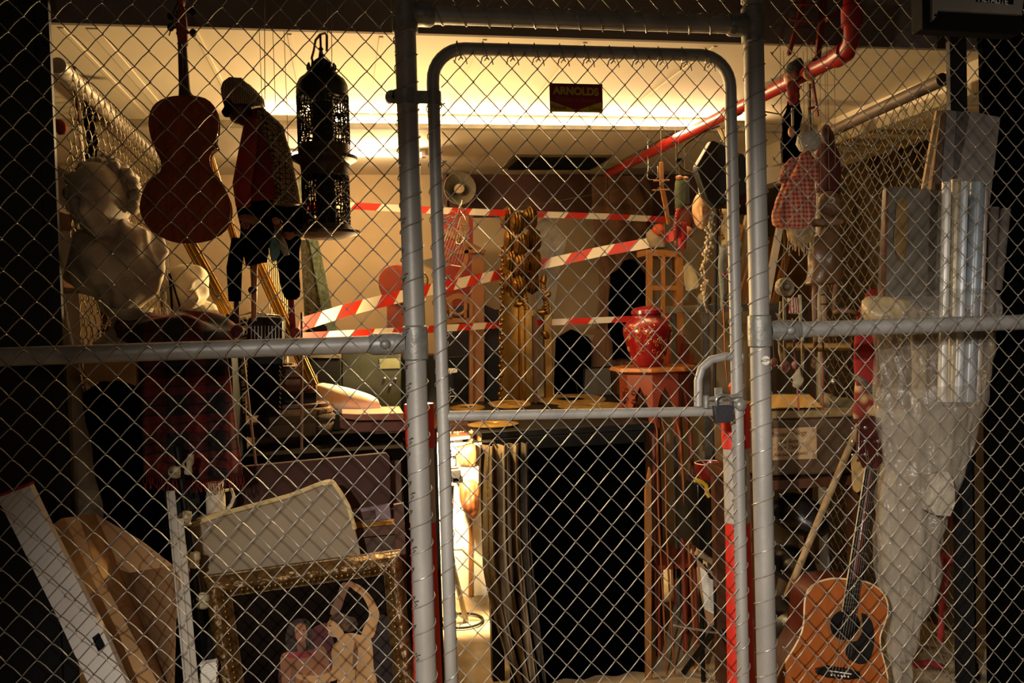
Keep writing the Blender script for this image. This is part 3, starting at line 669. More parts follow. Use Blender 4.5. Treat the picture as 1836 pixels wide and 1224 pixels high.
sprism('gold_edge', [(632, 940), (724, 931), (726, 938), (634, 947)], .50, .03, gold, t)
sprism('moulding', [(634, 948), (726, 939), (728, 955), (638, 964)], .505, .03, wood_d, t)
sprism('moulding', [(638, 966), (728, 957), (730, 1000), (642, 1010)], .52, .03, mat('umber_moulding', '3A2414', .5, 0, 10, .3), t)
sprism('corner_post', [(706, 905), (724, 902), (730, 1060), (712, 1060)], .49, .02, wood_d, t)
# ---- dark work bench behind
bench = thing('work_bench', 'dark bench behind the left panel carrying accordion and hat boxes', 'bench', V(560, 790, 1.0))
zb = 1.085; bx0, bx1 = V(437, 780, .8).x, V(722, 780, .8).x
MB().box(((bx0+bx1)/2, 1.2, zb-.02), (bx1-bx0, 1.0, .04)).build('bench_top', mat('tarry_wood', '120D09', .95, 0, 8, .4, spec=.03), bench, bevel=.003)
for x in (bx0+.04, bx1-.04):
    for y in (.74, 1.66): MB().box((x, y, (zb-.04)/2), (.05, .05, zb-.04)).build('leg', wood_d, bench)
MB().box(((bx0+bx1)/2, .73, zb-.10), (bx1-bx0-.1, .02, .12)).build('apron', black_sat, bench)
# accordion
ya = .82
ac = thing('accordion', 'black piano accordion standing on end with its keyboard to the left', 'accordion', V(450, 745, ya))
sprism('keyboard_case', smooth_loop([(402, 575), (412, 564), (424, 566), (422, 745), (408, 748), (402, 700)], 2), ya, .12, black_sat, ac, bevel=.003)
wk = mat('ivory_key', 'D8C898', .35, 0, 10, .1); mb = MB(); mk = MB()
for i in range(25):
    y = 571+i*7.05; w0 = 423-(i*.12)
    mb.prism(PO([(w0, y), (w0+18, y-3), (w0+18, y+2.6), (w0, y+5.8)], ya-.012), (0, .03, 0))
    if i % 7 not in (2, 6): mk.prism(PO([(w0+8, y+3.2), (w0+18, y+.8), (w0+18, y+4.2), (w0+8, y+6.8)], ya-.02), (0, .03, 0))
mb.build('white_keys', wk, ac); mk.build('black_keys', blackm, ac)
sprism('grille_body', [(443, 572), (450, 567), (500, 568), (507, 574), (507, 655), (443, 655)], ya, .16, black_sat, ac, bevel=.006)
mb = MB()
for i in range(9): mb.prism(PO([(450+i*6.2, 584), (451.2+i*6.2, 584), (451.2+i*6.2, 610), (450+i*6.2, 610)], ya-.004), (0, .004, 0))
mb.build('grille_slots', screw, ac)
MB().tube(PO([(442, 578), (446, 569), (470, 564), (500, 566), (508, 575)], ya-.004), .0035, 8).tube(PO([(430, 566), (450, 560), (475, 562)], ya), .003, 8).build('chrome_trim', screw, ac)
mb = MB()
for i in range(11):
    y = 657+i*8; mb.prism(PO([(444, y), (500, y-1), (503, y+3), (500, y+7), (444, y+8), (442, y+4)], ya+.01), (0, .14, 0))
mb.build('bellows', mat('bellows_cloth', '100B09', .8, 0, 30, .3, spec=.05), ac)
# stack on the bench
def layer(cx, y, wpx, hpx, Y, name, mt, label, cat, grp=None, sy=.8, n=26, prof=None):
    k = m(1, cx, Y); c = V(cx, y, Y)
    pr_ = prof or [(wpx*.96, 0), (wpx, hpx*.2), (wpx, hpx*.8), (wpx*.96, hpx)]
    o = MB().lathe(c, [(r*k, z*k) for r, z in pr_], n, None, 1, sy).build(name, mt)
    return tag(o, label, cat, grp)
woven = mat('woven_straw', '5A4024', .8, 0, 60, .5, .6, pattern='wave', stretch=(1, 1, 3)); cop = mat('coppery_card', '6E4426', .4, .2, 20, .4)
Yh = .95
yb_ = 566+ (1.52-zb)*1600/((V(520, 760, Yh)-CAMPOS).dot(_F)) + 9
layer(520, 778, 78, 22, Yh, 'woven_tray', woven, 'wide dark woven tray at the bottom of the stack on the bench', 'tray', sy=.6)
layer(532, 756, 68, 14, Yh, 'woven_hat', woven, 'wide straw hat brim lying above the bottom tray of the stack', 'hat', sy=.6)
layer(530, 742, 66, 12, Yh, 'woven_mat', mat('pale_straw', '7A5C34', .8, 0, 60, .4, .5), 'round straw mat near the middle of the stack on the bench', 'mat', sy=.6)
layer(528, 730, 62, 8, Yh, 'round_board', wood_d, 'round brown board just below the black box in the bench stack', 'board', sy=.6)
tag(sprism('black_box', [(482, 704), (568, 702), (567, 722), (482, 724)], Yh-.03, .2, black_sat, None, bevel=.003), 'flat black box in the middle of the bench stack', 'box')
mb = tag(sprism('record_case', [(480, 680), (566, 678), (567, 702), (482, 704)], Yh-.02, .2, cop, None, bevel=.003), 'copper brown case on the flat black box in the bench stack', 'case')
mb = MB()
for i in range(6): mb.prism(PO([(478+i, 673-i*3), (560-i*2, 671-i*3), (560-i*2, 673.5-i*3), (478+i, 675.5-i*3)], Yh-.02+.004*i), (0, .18, 0))
tag(mb.build('sheaf_of_records', mat('sepia_sleeves', '7A5A38', .6, 0, 20, .5)), 'sheaf of sepia sleeves lying on the copper brown case', 'papers')
layer(486, 655, 44, 8, Yh, 'straw_brim', woven, 'dark straw brim topping the stack next to the accordion', 'hat', sy=.6, prof=[(44, 0), (42, 3), (20, 5), (18, 12), (10, 15), (0, 15)])
fo = smooth_loop([(566, 692), (610, 696), (655, 708), (676, 718), (682, 728), (682, 741), (620, 742), (590, 738), (566, 728)], 3)
tag(MB().dome(PO(fo, 1.05), (0, -.015, 0), (0, .12, 0)).build('plaster_slab', plaster, None, sharp=60), 'thick cream plaster slab with a curved end lying on the bench', 'slab')
t = thing('pink_case', 'flat salmon pink case on the bench just left of the gate post', 'case', V(665, 770, .9))
sprism('case_lid', [(612, 741), (640, 742), (724, 740), (724, 753), (640, 754), (616, 750)], .86, .25, mat('salmon_cloth', '9E6048', .7, 0, 20, .15), t, bevel=.003)
sprism('case_body', [(609, 752), (640, 757), (724, 755), (724, 774), (640, 775), (609, 768)], .87, .24, mat('brown_pink_cloth', '6A3A2A', .7, 0, 20, .15), t, bevel=.004)
t = thing('footlocker', 'scuffed dark green metal trunk behind the plaster slab, left of the gate post', 'trunk', V(665, 700, 1.3))
sprism('trunk_body', [(612, 622), (719, 620), (720, foot(720, 1.28, 1.088)), (612, foot(612, 1.28, 1.088))], 1.28, .3, mat('dark_green_enamel', '2C2E1E', .4, .3, 10, .5, .05, 30), t, bevel=.006)
sprism('paper_label', [(680, 643), (716, 642), (717, 660), (681, 661)], 1.276, .002, mat('yellowed_outline', '4A4A30', .6), t)
for x, y in ((690, 678), (709, 679), (700, 691)): MB().ell(V(x, y, 1.275), .006, 10, 6).build('rivet', screw, t)
t = thing('black_drawer_box', 'black open box between the brass bar and the green trunk', 'box', V(590, 680, 1.25))
sprism('box_body', [(556, 640), (612, 642), (610, foot(610, 1.25, 1.088)), (562, foot(562, 1.25, 1.088))], 1.25, .2, blackm, t, bevel=.003)
sprism('lid_edge', [(556, 634), (612, 636), (612, 642), (556, 641)], 1.245, .2, mat('dull_metal', '7A6E56', .4, .5), t)
# sticks standing in front of the bench
for a, q, lb in (((541, 560, .62), (541, 806, .62), 'thin straight brown stick standing in front of the bench stack'), ((436, 640, .6), (459, 834, .6), 'thin pale stick leaning beside the accordion keyboard')):
    tag(MB().tube([V(*a), V(*q)], .0042, 8).build('stick', mat('brown_dowel', '6E4A36', .6)), lb, 'stick')
# gilded bars leaning
def bar(a, q, w_, lb, mt=gold, th=.02, groove=True, name='gilded_bar'):
    A, B_ = V(*a), V(*q); d = (B_-A).normalized(); s = d.cross(Vector((0, 1, 0))).normalized()*m(w_)/2
    mb = MB().prism([A+s, A-s, B_-s, B_+s], (0, th, 0))
    if groove:
        for t_ in (-.8, -.2, .5): mb.tube([A+s*t_+Vector((0, -.002, 0)), B_+s*t_+Vector((0, -.002, 0))], m(w_)*.11, 8)
    return tag(mb.build(name, mt, None, bevel=.001), lb, 'moulding')
bar((377, 282, 1.1), (432, 470, 1.0), 17, 'gilded moulding leaning just right of the violin')
bar((338, 432, 1.1), (436, 612, .9), 30, 'wide gilded wood moulding leaning between plaster figure and marionette', goldtube)
bar((455, 455, 1.15), (562, 692, .86), 27, 'bright gold moulding leaning behind the marionette legs down to the stack')
# greenish glass strips
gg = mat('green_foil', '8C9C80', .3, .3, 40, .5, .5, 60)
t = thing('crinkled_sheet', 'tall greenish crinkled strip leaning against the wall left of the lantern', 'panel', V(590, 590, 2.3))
sprism('strip_face', [(533, 318), (548, 318), (706, foot(706, 2.3)-1), (676, foot(676, 2.3)-1), (586, 606)], 2.3, .03, gg, t); sprism('strip_shade', [(538, 430), (556, 430), (588, 606), (660, 1010), (560, 1010), (548, 606)], 2.34, .03, mat('grey_foil', '6E6A52', .3, .4, 40, .5, .5, 60), t)  # second strip in grey foil behind the green one
tag(sprism('dark_board', [(552, 560), (585, 585), (592, 612), (600, foot(600, 2.2)-2), (550, foot(550, 2.2)-2), (550, 612)], 2.2, .03, blackm, None), 'dark board leaning at the foot of the greenish strip', 'board')
t = tag(sprism('pale_cloth_roll', [(470, 470), (500, 450), (520, 560), (516, 620), (516, foot(516, 1.5, 1.088)), (494, foot(494, 1.5, 1.088)), (496, 620)], 1.5, .06, mat('pale_ribbed_cloth', 'C8B890', .8, 0, 40, .3, .6, pattern='wave'), None, smooth=2), 'pale ribbed cloth roll behind the marionette legs', 'cloth')
# ---- lantern
Yl = .28
ln = thing('hanging_lantern', 'black pierced metal two-tier lantern hanging by a hook left of the gate', 'lantern', V(587, 430, Yl))
k = m(1, 587, Yl); c = V(587, 425, Yl); cx = c.x; cy = c.y
def zz(y): return c.z+(425-y)*k
blk = mat('lantern_black', '14100D', .5, .4, 20, .3); rust = mat('lantern_rim', '3A281A', .5, .5, 20, .3)
def pierced(y0, y1, r, rows_, cols, seed):
    rnd = random.Random(seed); mb = MB(); h0, h1 = zz(y0), zz(y1)
    def P(a, z): return Vector((cx+r*k*math.cos(a), cy+r*k*math.sin(a), z))
    jit = [[(rnd.uniform(-.32, .32), rnd.uniform(-.32, .32)) for _ in range(cols)] for _ in range(rows_+1)]
    def node(i, j):
        dj, di = jit[i][j % cols]
        if i in (0, rows_): di = 0
        return P(2*math.pi*(j+dj)/cols, h0+(h1-h0)*(i+di)/rows_)
    for i in range(rows_+1):
        for j in range(cols):
            q = node(i, j)
            if rnd.random() < .85: mb.tube([q, node(i, j+1)], .0019, 4, cap=False)
            if i < rows_ and rnd.random() < .85: mb.tube([q, node(i+1, j)], .0019, 4, cap=False)
            if i < rows_ and rnd.random() < .35: mb.tube([q, node(i+1, j+1)], .0012, 4, cap=False)
    return mb
pierced(272, 176, 45, 13, 46, 1).build('upper_pierced_screen', blk, ln); pierced(410, 312, 41, 13, 42, 5).build('lower_pierced_screen', blk, ln)
def LT(name, prof, mt, n=36): MB().lathe((cx, cy, 0), [(r*k, zz(y)) for r, y in prof], n).build(name, mt, ln)
LT('lower_base', [(30, 428), (44, 424), (58, 420), (58, 415), (44, 412), (42, 404), (40, 404), (40, 412)], rust)
LT('middle_rim', [(42, 318), (42, 304), (44, 296), (57, 289), (58, 283), (46, 280), (46, 262), (43, 262), (43, 300), (40, 318)], rust)
LT('lower_collar', [(41, 312), (41, 306), (38, 306)], blk)
LT('top_dome', [(45, 180), (46, 170), (45, 156), (40, 146), (30, 138), (22, 128), (18, 120), (12, 112), (5, 107), (3, 95), (5, 92), (2, 88), (2, 66), (0, 66)], blk)
build_each(MB().lathe((cx, cy, 0), [(20*k, zz(262)), (20*k, zz(188)), (18*k, zz(186)), (0, zz(186))], 20).lathe((cx, cy, 0), [(18*k, zz(402)), (18*k, zz(325)), (0, zz(325))], 20), 'candle_cup', blk, ln)
mb = MB()
for i in range(14): a = 2*math.pi*i/14; mb.ell((cx+24*k*math.cos(a), cy+24*k*math.sin(a), zz(124)), (.004, .004, .010), 6, 5)
mb.build('leaf_crest', blk, ln)
MB().tube(PO([(586, 92), (586, 64), (583, 60), (574, 62), (566, 72), (563, 90), (559, 104), (562, 116), (570, 124)], Yl), .0036, 8).build('hook', mat('dull_brass_wire', '7A6038', .4, .7), ln)
for (x, a, q) in ((474, -30, 180), (594, -30, 112), (586, -30, 62)):
    tag(MB().tube([V(x, a, Yl+.02), V(x+1, q, Yl+.02)], .0011, 5).build('hanging_wire', string_m), {474: 'thin vertical wire holding up the flat-capped marionette', 594: 'thin vertical wire just right of the lantern hook', 586: 'thin wire from which the black lantern hangs'}[x], 'wire')
# ---- flat-capped marionette
def limb(name, pts, rad, mt, parent, n=12): return MB().tube([V(*p) for p in pts], [m(r) for r in rad], n).build(name, mt, parent, sharp=180)
def blob(name, x, y, Y, rx, ry, mt, parent, rot=0, fc=0, rz=0, fr=.9, amp=0):
    f = (lambda d, q: face(d, q, fc)) if fc else ((lambda d, q: wrinkle(q, amp, 30)) if amp else None)
    return MB().ell(V(x, y, Y), (m(rx, x, Y), m(rx*fr, x, Y), m(ry, x, Y)), 28, 20, rotm(0, rot, rz), f).build(name, mt, parent, sharp=180)
tweed = mat('tweed', 'A08C64', .9, 0, 60, .7, .3, pattern='wave', col2='2A2018'); patt = mat('patterned_waistcoat', 'A88C5C', .7, 0, 40, .6, .3, pattern='magic', col2='15100C')
Ym = .42
p1 = thing('marionette', 'marionette in tweed flat cap, dark red shirt and patterned waistcoat, head bowed', 'marionette', V(470, 300, Ym))
blob('head', 432, 198, Ym, 24, 27, mat('dark_painted_wood', '3A1410', .5, 0, 12, .3), p1, .5, .9, .9)
sprism('cap_peak', [(398, 176), (420, 180), (432, 190), (424, 198), (404, 204), (396, 200), (402, 190)], Ym-.03, .05, black_cloth, p1, smooth=2, bevel=.003)
loft([(140, 408, 432), (150, 400, 442), (163, 396, 460), (176, 398, 474), (190, 410, 478)], Ym, .8, 28, .006, 30).build('flat_cap', tweed, p1, sharp=180)
blob('beard', 436, 216, Ym-.02, 14, 12, dark_red, p1, .4, 0, 0, .8, .01)
loft([(196, 446, 478), (225, 444, 500), (270, 438, 516), (320, 432, 528), (362, 430, 536)], Ym, .55, 40, .01, 20, .05, 8).build('shirt', red_cloth, p1, sharp=180)
loft([(198, 456, 482), (230, 470, 508), (280, 484, 524), (330, 492, 532), (368, 486, 538)], Ym-.03, .6, 32, .008, 20, .04, 6).build('waistcoat', patt, p1, sharp=180)
limb('arm', [(452, 215, Ym-.05), (444, 270, Ym-.07), (434, 330, Ym-.08), (436, 370, Ym-.06)], [14, 17, 18, 14], red_cloth, p1)
def hand(name, x, y, Y, s, mt, parent, ang=0, n=4):
    c = V(x, y, Y); k = m(s); R = rotm(0, ang); mb = MB()
    mb.ell(c, (k*.5, k*.25, k*.6), 10, 8, R)
    for i in range(n):
        o = R @ Vector(((-.36+.24*i)*k, 0, -.5*k)); l = (.75, .95, 1.0, .8)[i % 4]*k
        d1 = R @ Vector(((-.1+.06*i)*k, -.12*k, -l*.55)); d2 = R @ Vector((0, -.25*k, -l*.45))
        mb.tube([c+o, c+o+d1, c+o+d1+d2], [.13*k, .12*k, .08*k], 7)
    o = R @ Vector((.42*k, 0, .1*k)); mb.tube([c+o, c+o+R @ Vector((.3*k, -.1*k, -.3*k)), c+o+R @ Vector((.35*k, -.2*k, -.6*k))], [.15*k, .13*k, .09*k], 7)
    return mb.build(name, mt, parent, sharp=180)
hand('hand', 446, 392, Ym-.08, 15, skin, p1, .5); hand('hand', 494, 396, Ym-.06, 14, skin, p1, -.4)
loft([(358, 424, 500), (390, 425, 498), (430, 430, 486), (474, 440, 478)], Ym, .5, 32, .01, 20, .05, 6).build('breeches', black_cloth, p1, sharp=180)
limb('trouser_leg', [(428, 430, Ym), (420, 480, Ym-.02), (421, 540, Ym-.02)], [14, 15, 12], black_cloth, p1)
limb('leg', [(424, 535, Ym-.02), (425, 580, Ym-.02)], [5.5, 5], dark_red, p1); limb('leg', [(455, 470, Ym), (456, 515, Ym), (455, 575, Ym)], [8, 6, 5], skin, p1)
blob('boot', 426, 594, Ym-.03, 12, 12, dark_red, p1); blob('boot', 453, 520, Ym-.03, 8, 7, dark_red, p1)
hang(p1, 470, 190, Ym, 24, n=2)
p2 = thing('marionette', 'marionette in black coat and green scarf hanging below the patterned waistcoat, beside the lantern', 'marionette', V(520, 420, .46))
Y2 = .46
loft([(350, 500, 530), (370, 490, 548), (400, 488, 552), (415, 495, 546)], Y2, .8, 28, .008, 30).build('hat', black_cloth, p2, sharp=180)
blob('head', 520, 420, Y2, 16, 20, skin, p2, .3, .9, .4)
sprism('scarf', [(490, 360), (506, 380), (504, 420), (502, 455), (488, 470), (482, 440), (486, 400)], Y2-.02, .02, mat('green_satin', '1E6A50', .35, 0, 15, .3), p2, smooth=2)
loft([(405, 505, 535), (430, 500, 540), (460, 494, 540), (500, 500, 540), (532, 508, 538), (540, 514, 532)], Y2, .6, 32, .01, 20, .05, 6).build('coat', black_cloth, p2, sharp=180)
limb('leg', [(522, 535, Y2), (524, 570, Y2), (526, 592, Y2)], [6, 7, 6], red_cloth, p2); blob('boot', 530, 596, Y2-.02, 9, 9, red_cloth, p2, .5)
limb('sleeve', [(498, 420, Y2-.03), (508, 440, Y2-.05), (514, 458, Y2-.05)], [8, 8, 6], mat('lace_cuff', 'A89E86', .8, 0, 60, .5, .6), p2)
hang(p2, 520, 352, Y2)
blob('flower', 447, 396, Ym-.11, 11, 9, mat('dried_flower', '8A6448', .8, 0, 50, .5, .5), p1, 0, 0, 0, .8, .02)
# red and white rod and orange rag beyond the left side fence
t = thing('marker_rod', 'thin red and white rod hanging at the far left under the side fence rail', 'rod', V(145, 220, .9))
MB().tube([Vector((V(134, 150, .9).x, .9, 2.39)), V(134, 150, .9), V(142, 225, .9)], .006, 8).build('red_length', dark_red, t); MB().tube([V(142, 225, .9), V(151, 300, .9)], .006, 8).build('white_length', white_p, t)
tag(loft([(214, 98, 108), (222, 98, 116), (234, 99, 120), (242, 104, 114)], .62, .5, 16, .01, 20).build('orange_rag', mat('orange_rag', 'A8401A', .8), None, sharp=180), 'orange rag hanging at the left edge of the opening', 'rag')
tag(loft([(150, 142, 158), (190, 146, 165), (240, 150, 172), (300, 150, 180)], 1.1, .5, 20, .02, 14).build('dark_coat', black_cloth, None, sharp=180), 'dark garment hanging beside the red and white rod', 'garment')
# shelf of dark goods beyond the left side fence
t = thing('side_shelf', 'brown shelf beyond the left side fence, seen through its mesh', 'shelf', (-1.3, 1.6, 0))
for z in (.5, 1.1, 1.7, 2.0): MB().box((-1.3, 1.5, z), (.4, 1.6, .03)).build('shelf_board', wood_d, t)
for y in (.75, 2.25): MB().box((-1.12, y, 1.05), (.04, .04, 2.1)).build('upright', wood_d, t)
for i in range(9):
    y = .85+i*.16
    tag(MB().box((-1.28, y, 1.1+.015+.11), (.3, .13, .22)).build('storage_box', mat('box_%s' % ['umber', 'black', 'russet'][i % 3], ['4A3824', '14110E', '5A2E1C'][i % 3], .8), bevel=.004), 'dim storage box on the middle shelf beyond the left side fence', 'box', 'storage boxes beyond the side fence')
# ================================================================== CENTRE
# ---- big table with black cloth and grey curtain
zt2 = 1.05; tx0, tx1 = V(868, 790, 1.27).x, V(1152, 790, 1.27).x
tb = thing('draped_table', 'large black table behind the gate, its front hung with black cloth to the floor', 'table', ((tx0+tx1)/2, 1.5, 0))
MB().box(((tx0+tx1)/2+.02, 1.93, zt2-.015), (tx1-tx0+.06, 1.34, .03)).build('table_top', black_sat, tb, bevel=.004)
MB().box(((tx0+tx1)/2, 1.27, zt2-.055), (tx1-tx0+.02, .03, .05)).build('front_rail', blackm, tb, bevel=.003)
def drape(u, v):
    x = V(900, 800, 1.26).x+u*(tx1-V(900, 800, 1.26).x); z = (zt2-.06)*(1-v)+.004
    return Vector((x+.01*math.sin(v*3), 1.262-.012*math.sin(u*26+v)*(.2+v)-.01*v, z))
MB().grid(drape, 90, 16).build('black_cloth', black_cloth, tb, sharp=180, solid=.003)
for x in (tx0+.04, tx1):
    for y in (1.34, 2.5): MB().box((x, y, .51), (.05, .05, 1.02)).build('leg', black_sat, tb)
t = thing('side_table', 'small black table behind the octagonal stand, carrying the right-hand brass plates', 'table', (tx1+.22, 2.2, 0))
MB().box((tx1+.20, 2.25, zt2-.015), (.28, .68, .03)).build('table_top', black_sat, t, bevel=.004)
for x in (tx1+.1, tx1+.3):
    for y in (1.96, 2.54): MB().box((x, y, .51), (.04, .04, 1.02)).build('leg', black_sat, t)
cur = thing('grey_curtain', 'brownish grey net curtain gathered at the left end of the black table', 'curtain', (tx0, 1.25, 0))
cmat = mat('grey_net', '8A7658', .9, 0, 40, .35, .3, 60, stretch=(3, 3, .3))
def curt(u, v):
    x0 = V(862, 800, 1.22).x+max(0, v-.5)**1.3*.28; x1 = V(930, 800, 1.22).x+.07*max(0, v-.4)
    x = x0+(x1-x0)*u; pinch = 1-.0*v
    return Vector((x, 1.225+.028*math.sin(u*19+1.2*math.sin(v*4))+.012*math.sin(u*41+v*3), (zt2-.055)*(1-v)+.006))
MB().grid(curt, 110, 24).build('net_folds', cmat, cur, sharp=180, solid=.002)
def curt2(u, v):
    p = curt(1-u*.55, v); return Vector((p.x+.045, p.y+.02, p.z))
MB().grid(curt2, 60, 20).build('torn_edge', mat('dark_net', '4E4230', .9, 0, 60, .5), cur, sharp=180, solid=.002)
tag(MB().tube([Vector((x, 1.205, 1.02-.001*i)) for i, x in enumerate((V(845, 760, 1.2).x, V(868, 772, 1.2).x, V(885, 800, 1.2).x))]+[V(893, 803, 1.2)], .004, 8).build('metal_bracket', screw), 'bright metal bracket at the left corner of the black table', 'bracket')
# ---- ring plates lying on the table
brassp = mat('brushed_brass', 'B08C4A', .42, .6, 30, .3, .15, 60, stretch=(1, 1, 1))
def ring(x, y, rx, rin, Y, dz, label, first=None, tilt=(0, 0)):
    k = m(1, x, Y); P = V(x, y, Y); R = rx*k; ri = rin*k; z = zt2+dz
    t = thing('brass_ring_plate', label, 'plate', (P.x, Y, z), 'brass ring plates on the black table')
    MB().lathe((P.x, Y, z), [(ri, 0), (R, 0), (R*1.0, .003), (R*.8, .008), (ri*1.15, .010), (ri, .006), (ri, 0)], 44, rotm(*tilt), cap=False).build('ring_disc', brassp, t, sharp=60)
    return t
ring(1024, 714, 62, 26, 2.30, .012, 'largest brass ring plate on the black table, with a wide dark hole', tilt=(.06, 0))
ring(1062, 727, 62, 20, 2.02, .002, 'brass ring plate lying in front of the largest one, right of the gold uprights')
ring(915, 728, 37, 18, 2.02, .030, 'brass ring plate with a dark centre just left of the gold uprights', tilt=(.10, 0))
ring(910, 716, 36, 12, 2.36, .004, 'thin brass ring plate at the foot of the gold uprights')
ring(838, 729, 31, 14, 1.95, .03, 'small brass ring plate at the far left of the table top, with a raised rim', tilt=(.08, 0))
ring(884, 757, 46, 14, 1.44, .006, 'brass ring plate nearest the front left corner of the black table')
tag(sprism('flat_bar', [(1062, 766), (1128, 763), (1132, 768), (1066, 771)], 1.36, .03, mat('dull_khaki', '5A5230', .6), None), 'dull khaki strip lying at the front of the black table', 'bar')
# side support shelf under the small left plate
t = thing('side_shelf_board', 'narrow brown ledge at the left end of the black table', 'shelf', (tx0-.1, 1.9, 0))
MB().box((tx0-.145, 1.83, zt2-.015), (.26, .58, .026)).build('board', wood_d, t)
for y in (1.6, 2.08): MB().box((tx0-.2, y, .51), (.03, .03, 1.02)).build('leg', wood_d, t)
# ---- gold uprights: three carved frames stacked on edge
Yg = 2.38
gm = mat('carved_gold', '9A7236', .28, .85, 18, .5, .6, 50)
gbright = mat('smooth_gold', 'A07838', .3, .95, 10, .3, .35, 9)
def scroll_stack(xs, y0, y1, Y, parent, n):
    for i in range(n):
        y = y0+(y1-y0)*(i+.5)/n
        x = xs+(4*math.sin(i*1.3))*1.2 + i*2.2
        mb = MB()
        for j in range(5):
            P = V(x, y, Y)+Vector((0, (j-2)*.0, 0)); k = m(1, x, Y)
            mb.lathe(P+Vector(((j-2)*4.4*k, 0, 0)), [((9-abs(j-2)*1.5)*k*1.05, -2.2*k), ((12.5-abs(j-2)*1.5)*k*1.05, 0), ((9-abs(j-2)*1.5)*k*1.05, 2.2*k)], 18, rotm(0, math.pi/2, .3), 1.7, 1.1)
        mb.build('ribbed_scroll', gm, parent, sharp=60)
def upright(label, out, edge, xs, ys, Y):
    t = thing('picture_moulding', label, 'frame', V(out[0][0], out[-1][1], Y), 'gilded frames standing on the black table')
    sprism('frame_side', out, Y, .05, gbright, t, bevel=.003)
    mb = MB(); a, b2 = edge
    for i in range(34):
        u = i/33; P = V(a[0]+(b2[0]-a[0])*u+2*math.sin(i*2.1), a[1]+(b2[1]-a[1])*u, Y-.004)
        mb.ell(P, (.010, .012, .011), 8, 6, rotm(0, i*.7))
    mb.build('carved_edge', gm, t, sharp=180)
    scroll_stack(xs, ys[0], ys[1], Y, t, 4); return t
upright('gilded frame standing on edge with ribbed scrolls, left and widest of the gold uprights', [(901, 440), (934, 450), (934, 716), (897, 716)], ((901, 442), (897, 714)), 910, (373, 525), 2.36)
upright('gilded frame standing on edge, middle of the gold uprights', [(934, 548), (957, 550), (959, 722), (935, 722)], ((934, 500), (946, 560)), 927, (378, 535), 2.30)
upright('gilded frame standing on edge, right and narrowest of the gold uprights', [(975, 548), (989, 549), (992, 714), (979, 714)], ((972, 500), (982, 560)), 950, (373, 525), 2.34)
mb = MB(); cv = thing('gold_carving', 'cluster of gold leaf carvings between the gold uprights', 'carving', V(940, 530, 2.32))
for i, (x, y) in enumerate(((934, 500), (940, 520), (934, 545), (944, 560), (975, 500), (980, 530), (972, 560), (978, 600))):
    mb.ell(V(x, y, 2.32), (.017, .02, .028), 12, 9, rotm(0, i*.8), lambda d, q: q*(1+.35*noise.noise(d*3+Vector((i, 0, 0)))))
build_each(mb, 'carved_leaf', gm, cv, sharp=180)
sprism('gold_profile', [(943, 556), (950, 556), (952, 720), (945, 720)], 2.26, .03, gbright, None); o = bpy.data.objects['gold_profile']; tag(o, 'thin bright gold profile strip in front of the middle gold upright', 'moulding')
tag(sprism('umber_strip', [(956, 566), (962, 566), (964, 722), (958, 722)], 2.27, .03, wood_d, None), 'dark brown strip between the gold uprights', 'strip')
# ---- plastic wrapped frame behind
wr = mat('shiny_wrap', '9A9484', .15, 0, 25, .3, 1.0, 30, alpha=.45, spec=.9)
tag(sprism('wrapped_picture', [(962, 400), (980, 388), (1016, 432), (1006, 470), (992, 560), (986, foot(986, 2.52, 1.052)), (966, foot(966, 2.52, 1.052)), (962, 520)], 2.52, .04, wr, None), 'clear plastic-wrapped picture standing behind the gold uprights', 'picture')
# ---- wooden frame with slanted top (left of the uprights)
t = thing('wooden_easel', 'honey-coloured wooden frame with slanting top rail and curved brace, behind the gate', 'frame', V(850, 640, 2.55))
Ye = 2.55
sprism('slanted_rail', [(782, 402), (872, 449), (866, 456), (782, 413)], Ye, .05, wood, t, bevel=.003)
sprism('post', [(846, 440), (869, 449), (868, foot(868, 2.56)-2), (843, foot(843, 2.56)-2)], Ye+.01, .06, wood, t, bevel=.003)
sprism('small_upright', [(826, 388), (841, 386), (839, 432), (824, 426)], Ye-.02, .03, wood, t, bevel=.002)
sprism('cross_rail', [(782, 452), (862, 446), (862, 452), (782, 458)], Ye-.01, .03, wood, t)
sprism('curved_brace', smooth_loop([(832, 436), (839, 440), (840, 462), (834, 480), (822, 500), (816, 498), (828, 478), (833, 458)], 2), Ye-.01, .03, wood, t)
t = thing('fretwork_chair', 'light wooden chair with an oval cut-out in its back, behind the gate', 'chair', V(818, 640, 2.45))
Yc = 2.44
k = m(1, 820, Yc)
outer = smooth_loop([(797, 537), (806, 530), (822, 525), (838, 530), (845, 540), (846, 562), (840, 571), (852, 572), (850, 580), (838, 579), (822, 584), (800, 581), (789, 577), (789, 570), (798, 568)], 2)
# fretwork as four bars round an oval
mb = MB().prism(PO(smooth_loop([(796, 540), (806, 531), (822, 525), (838, 531), (846, 541), (844, 547), (832, 537), (822, 533), (812, 537), (799, 548)], 2), Yc), (0, .02, 0))
mb.prism(PO([(789, 570), (852, 570), (850, 580), (826, 578), (800, 582), (789, 578)], Yc), (0, .02, 0))
for a in ((796, 801), (806, 811), (832, 837), (842, 847)): mb.prism(PO([(a[0], 540), (a[1], 540), (a[1], 572), (a[0], 572)], Yc), (0, .02, 0))
mb.build('fretwork_back', wood, t, bevel=.0015)
MB().torus(V(821, 549, Yc+.008), 15*k, 3.2*k, 30, 8).build('oval_ring', wood, t)
sprism('front_leg', [(796, 580), (802, 580), (801, foot(801, 2.44)-2), (795, foot(795, 2.44)-2)], Yc, .03, wood, t); sprism('front_leg', [(842, 580), (848, 580), (847, foot(847, 2.44)-2), (841, foot(841, 2.44)-2)], Yc, .03, wood, t)
